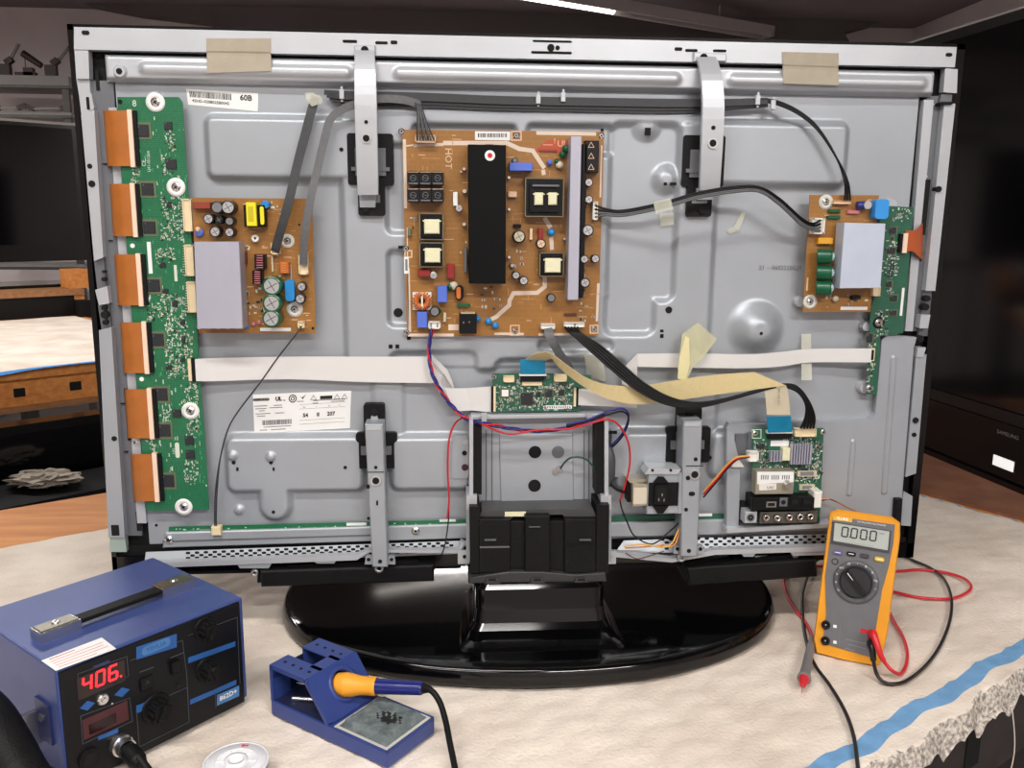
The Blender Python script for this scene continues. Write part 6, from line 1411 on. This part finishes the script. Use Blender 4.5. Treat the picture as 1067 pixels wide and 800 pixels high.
# ================================================================== SOLDER REEL
c=G(246,793,.018); c.z=ZT
r=empty('solder_reel',c,'white plastic solder reel lying flat in front of the blue station','reel')
WHR=mat('white_reel_plastic',(232,232,236),.35)
F=Face(c,(1,0,0),(0,0,1))
mb=MB(); mb.ring(F,0,0,.0075,.030,0,.002,WHR,40); mb.ring(F,0,0,.0075,.030,.016,.018,WHR,40); mb.ring(F,0,0,.0065,.0105,.0,.0205,WHR,32); mb.ring(F,0,0,.019,.020,.018,.0186,WHR,40); mb.ring(F,0,0,.028,.030,.018,.0190,WHR,40)
for i in range(6): 
    t=i*math.pi/3; mb.rect(F,.0145*math.cos(t),.0145*math.sin(t),.008,.0012,.018,.0188,WHR,0,t)
mb.disc(F,.001,.0245,.0018,.018,.0183,REDP); mb.rect(F,.0045,.0243,.003,.002,.018,.0183,REDP); mb.disc(F,0,0,.0066,.0,.012,STEELD,24); mb.build('spool',r)
mb=MB()
for i in range(9): mb.ring(F,0,0,.021,.0225,.0025+i*.0015,.0038+i*.0015,SILVER,32)
mb.build('solder_wire',r)
# ================================================================== MULTIMETER
mx,my,yaw,lean,mw,mh,rl=.3467,-.0989,-.5056,.25,.0771,.177,.0195
exm=V((math.cos(yaw),math.sin(yaw),0)); bk=V((-math.sin(yaw),math.cos(yaw),0)); ezm=bk*math.sin(lean)+V((0,0,1))*math.cos(lean)
nm=exm.cross(ezm); MF=Face(V((mx,my,ZT+.0)),exm,nm)    # a right, b up the meter
print('meter n',nm,MF.ey,ezm)
r=empty('digital_multimeter',V((mx,my,ZT))+exm*mw/2+bk*.02,'yellow cased grey digital multimeter reading 0.000 propped beside the television','multimeter')
YH=mat('yellow_holster',(226,152,30),.45,0,.06,20); MG=mat('meter_grey_face',(104,104,108),.45,0,.05,60)
def mq(pts,h=.0): return [MF.ab(x,y,h) for x,y in pts]
H1=.0
hol=[(850,682),(847,668),(864,534),(872,530.5),(930,539),(938,545),(938,560),(925,660),(917,694),(912,696),(880,690)]
A_=mq(hol); cxm=sum(a for a,b in A_)/len(A_); cym=sum(b for a,b in A_)/len(A_)
mb=MB(); 
sh=lambda s_: [(cxm+(a-cxm)*s_,max(0.0,cym+(b-cym)*s_)) for a,b in A_]
L4=[[MF.W(a,b,h) for a,b in sh(s_)] for s_,h in ((.93,-.040),(.985,-.034),(1.0,-.010),(.992,-.003),(.965,.0))]
for l in L4:
    for p in l: p.z=max(p.z,ZT+.0005)
n_=len(A_)
for a_,b_ in zip(L4,L4[1:]): mb.add(a_+b_,[(i,(i+1)%n_,n_+(i+1)%n_,n_+i) for i in range(n_)],YH,False)
mb.add(L4[0],[tuple(range(n_-1,-1,-1))],YH); mb.add(L4[-1],[tuple(range(n_))],YH); mb.build('holster',r,.0012)
mb=MB()
face=[(868,537),(932,545),(931,562),(917,650),(913,680),(912,686),(861,674),(858,668),(866,640),(862,600),(866,560)]
face=[(868,537.5),(932.5,546.5),(931,565),(926,590),(919,615),(911,665),(909.5,685),(862,671),(858,667),(861,640),(860,600),(864,570)]
mb.poly(MF,mq(face)[::-1],-.002,.0015,MG); 
mb.poly(MF,mq([(868,537),(888,540),(888,544),(868,541.5)])[::-1],.0015,.0019,mat('logo_yellow',(224,176,60),.5)); mb.tpx(MF,'FLUKE',878,540.5,.0042,.0020,PAPER,bold=2,sx=1.1)
mb.tpx(MF,'175 TRUE RMS MULTIMETER',908,545.5,.0026,.0017,PAPER)
DG=mat('meter_dark_grey',(64,64,68),.4)
mb.tpx(MF,'V',866,651,.0,.0018,PAPER) if False else None
for (x,y) in ((870,652.5),(870,669)): mb.rect(MF,*MF.ab(x,y,.0018),.004,.0035,.0015,.0018,PAPER)
mb.lpx(MF,[(876,650),(874,674)],.0005,.0015,.0018,INKG)
for (x0,y0,x1,y1) in ((882,666,904,671),(884,671,902,676),(880,675,890,678)): mb.lpx(MF,[(x0,y0),(x1,y1)],.0005,.0015,.0018,mat('meter_print',(150,150,152),.5))
mb.tpx(MF,'!',886,659,.006,.0018,INKG)
mb.rect(MF,*MF.ab(901,657.5,.0018),.010,.005,.0015,.0018,REDC); mb.build('face_plate',r)
mb=MB(); mb.poly(MF,mq([(867,543),(929,553),(926.5,576),(866,566)])[::-1],.0015,.0028,DG); mb.poly(MF,mq([(870,544.5),(927,553.5),(925,573),(868.5,563)])[::-1],.0028,.0031,mat('lcd_glass',(176,182,176),.3))
LCD=mat('lcd_segments',(44,50,50),.5)
for ch,x,y in (('0',880.5,554.2),('0',890,555.6),('0',900,557),('0',909.8,558.3)): 
    a_,b_=MF.ab(x,y,.0033); seg7(mb,MF,ch,a_,b_,.0066,.0112,.0017,.0033,LCD,.03)
a_,b_=MF.ab(885.3,559.5,.0033); mb.disc(MF,a_,b_,.0008,.0031,.0033,LCD,8)
mb.tpx(MF,'VDC',919,556,.003,.0033,LCD); 
for i in range(22): 
    x=876+i*1.6; mb.lpx(MF,[(x,563.8+i*.2),(x,565+i*.2)],.0003,.0031,.0033,INKG)
mb.build('display',r)
for (x,y,m_) in ((873,575.5,mat('violet_button',(96,92,150),.4)),(887,577,BLACK),(901,579,DG),(916.5,582.5,mat('yellow_button',(222,188,60),.4))):
    mb=MB(); a_,b_=MF.ab(x,y,.003); mb.rrect(MF,a_,b_,.0105,.0048,.0018,.0015,.0036,m_); mb.rect(MF,a_,b_,.006,.0009,.0036,.0037,PAPER) if m_!=DG else None; mb.build('button',r)
mb=MB(); a_,b_=MF.ab(870,585,.0025); mb.ring(MF,a_,b_,.0030,.0038,.0015,.0022,BLACK,18); mb.disc(MF,a_,b_,.0029,.0015,.0026,MG,16); mb.build('button',r)
a_,b_=MF.ab(891.5,607,.006)
mb=MB(); mb.ring(MF,a_,b_,.0185,.0262,.0014,.0020,mat('dial_surround',(86,86,90),.4),40)
for i in range(10):
    t=math.radians(215-i*25); 
    mb.text(MF,['O','V','V','mV','Ω','•','A','A','Hz','~'][i],a_+.0225*math.cos(t),b_+.0225*math.sin(t),.0040,.0021,PAPER)
mb.ring(MF,a_,b_,.0262,.0267,.0014,.0022,INKG,40); mb.build('dial_scale',r)
mb=MB(); KN=mat('dial_black',(44,44,48),.28); mb.disc(MF,a_,b_,.0185,.0015,.008,KN,36,.0165); mb.rect(MF,a_,b_,.0335,.0055,.006,.0125,mat('dial_grip',(22,22,25),.3),.0012,math.radians(133)); mb.rect(MF,a_+.0095*math.cos(math.radians(133)),b_+.0095*math.sin(math.radians(133)),.010,.0008,.0125,.0127,PAPER,0,math.radians(133)); mb.build('dial',r)
for (x,y) in ((860.5,651),(860,667.5)):
    mb=MB(); a_,b_=MF.ab(x,y,.003); mb.ring(MF,a_,b_,.0028,.0052,.001,.0035,BLACK,20); mb.disc(MF,a_,b_,.003,.001,.0016,HOLE,16); mb.disc(MF,a_,b_,.0011,.0016,.003,CHROME,10); mb.build('input_jack',r)
# kick stand behind
mb=MB(); t0=MF.W(mw*.5,mh*.72,-.042); g0=V((t0.x,t0.y,ZT))+bk*.045; g0.z=ZT+.001
mb.strip([t0-exm*.02,g0-exm*.02],[t0+exm*.02,g0+exm*.02],.002,YH,0); mb.build('kick_stand',r)
# ================================================================== TEST LEADS
RB_=mat('red_silicone',(206,36,48),.38); KB_=mat('black_silicone',(26,26,28),.38)
def J(x,y,h): return MF.P(x,y,h)
r=empty('test_lead',G(930,700),'red test lead looping behind the multimeter to a grey and red probe','test lead')
j=J(909,664,.003)
mb=MB(); p1=J(910,660,.020); mb.tube([j,J(909,661,.012),p1,J(914,672,.026),J(918,683,.026),J(922,690,.022)],.005,RB_,14,5,rf=lambda f:.0058-.0032*f if f<.95 else .0024); mb.build('plug',r)
rr=.0021
def g(x,y,h=.0022): return G(x,y,h)
pts=[J(921,689,.022),g(929,698,.012),g(938,702),g(944,693),g(945,678),g(940,662),g(930,645),g(925,632,.0022)]
mb=MB(); mb.tube(pts,rr,RB_,9,6); 
mb.tube([g(925,632),g(918,625),g(912,618,.0024),g(905,612),g(925,615),g(955,622),g(985,624),g(1003,620),g(1012,612),g(1005,603),g(985,596.5),g(960,593.5),g(938,595),g(910,597),g(880,594),g(855,590),g(835,590.5),g(820,596),g(816.5,606),g(821,622),g(831,638),g(839,648),g(844.5,658,.004),g(846,668,.008)],rr,RB_,9,6); mb.build('cable',r)
pA=G(846.5,664,.0085); pB=G(838,706,.0085); dpr=(pB-pA).normalized(); LP=(pB-pA).length
GPR=mat('probe_grey',(116,114,116),.45)
mb=MB(); mb.lathe(pA,pB,[(0,0),(0,.0030),(.008,.0036),(LP*.3,.0048),(LP*.75,.0056),(LP*.95,.0062),(LP,.0078),(LP+.002,.0078),(LP+.003,.0050)],GPR,22); mb.build('probe_handle',r)
mb=MB(); mb.lathe(pB,pB+dpr*.03,[(0.002,.0058),(.006,.0058),(.012,.0044),(.018,.0032),(.018,0)],RB_,20); mb.cyl(pB+dpr*.018,pB+dpr*.028+V((0,0,-.004)),.0010,CHROME,.0004,10); mb.build('probe_tip',r)
r=empty('test_lead',G(960,700),'black test lead curling from the multimeter round behind the television and forward again','test lead')
mb=MB(); mb.tube([J(908,671,.002),J(908,670,.014),J(909,677,.020),J(910,688,.018)],.005,KB_,14,4,rf=lambda f:.0056-.0022*f); mb.disc(MF,*MF.ab(907.5,672,.018),.0022,.014,.0185,CHROME,8); mb.build('plug',r)
mb=MB(); mb.tube([J(909.5,684,.019),g(913,701,.008),g(920,710),g(930,712.5),g(945,709),g(965,693),g(980,672),g(990,645),g(991,622),g(984,604),g(970,592),g(952,584),g(944,580.5),g(925,577),g(890,578),g(860,580),g(847,588),g(841,602),g(836,622),g(837,650),g(842,675),g(850,694),g(864,713),g(879,738),g(889,765),g(894,800),g(897,840)],.0021,KB_,9,7); mb.build('cable',r)
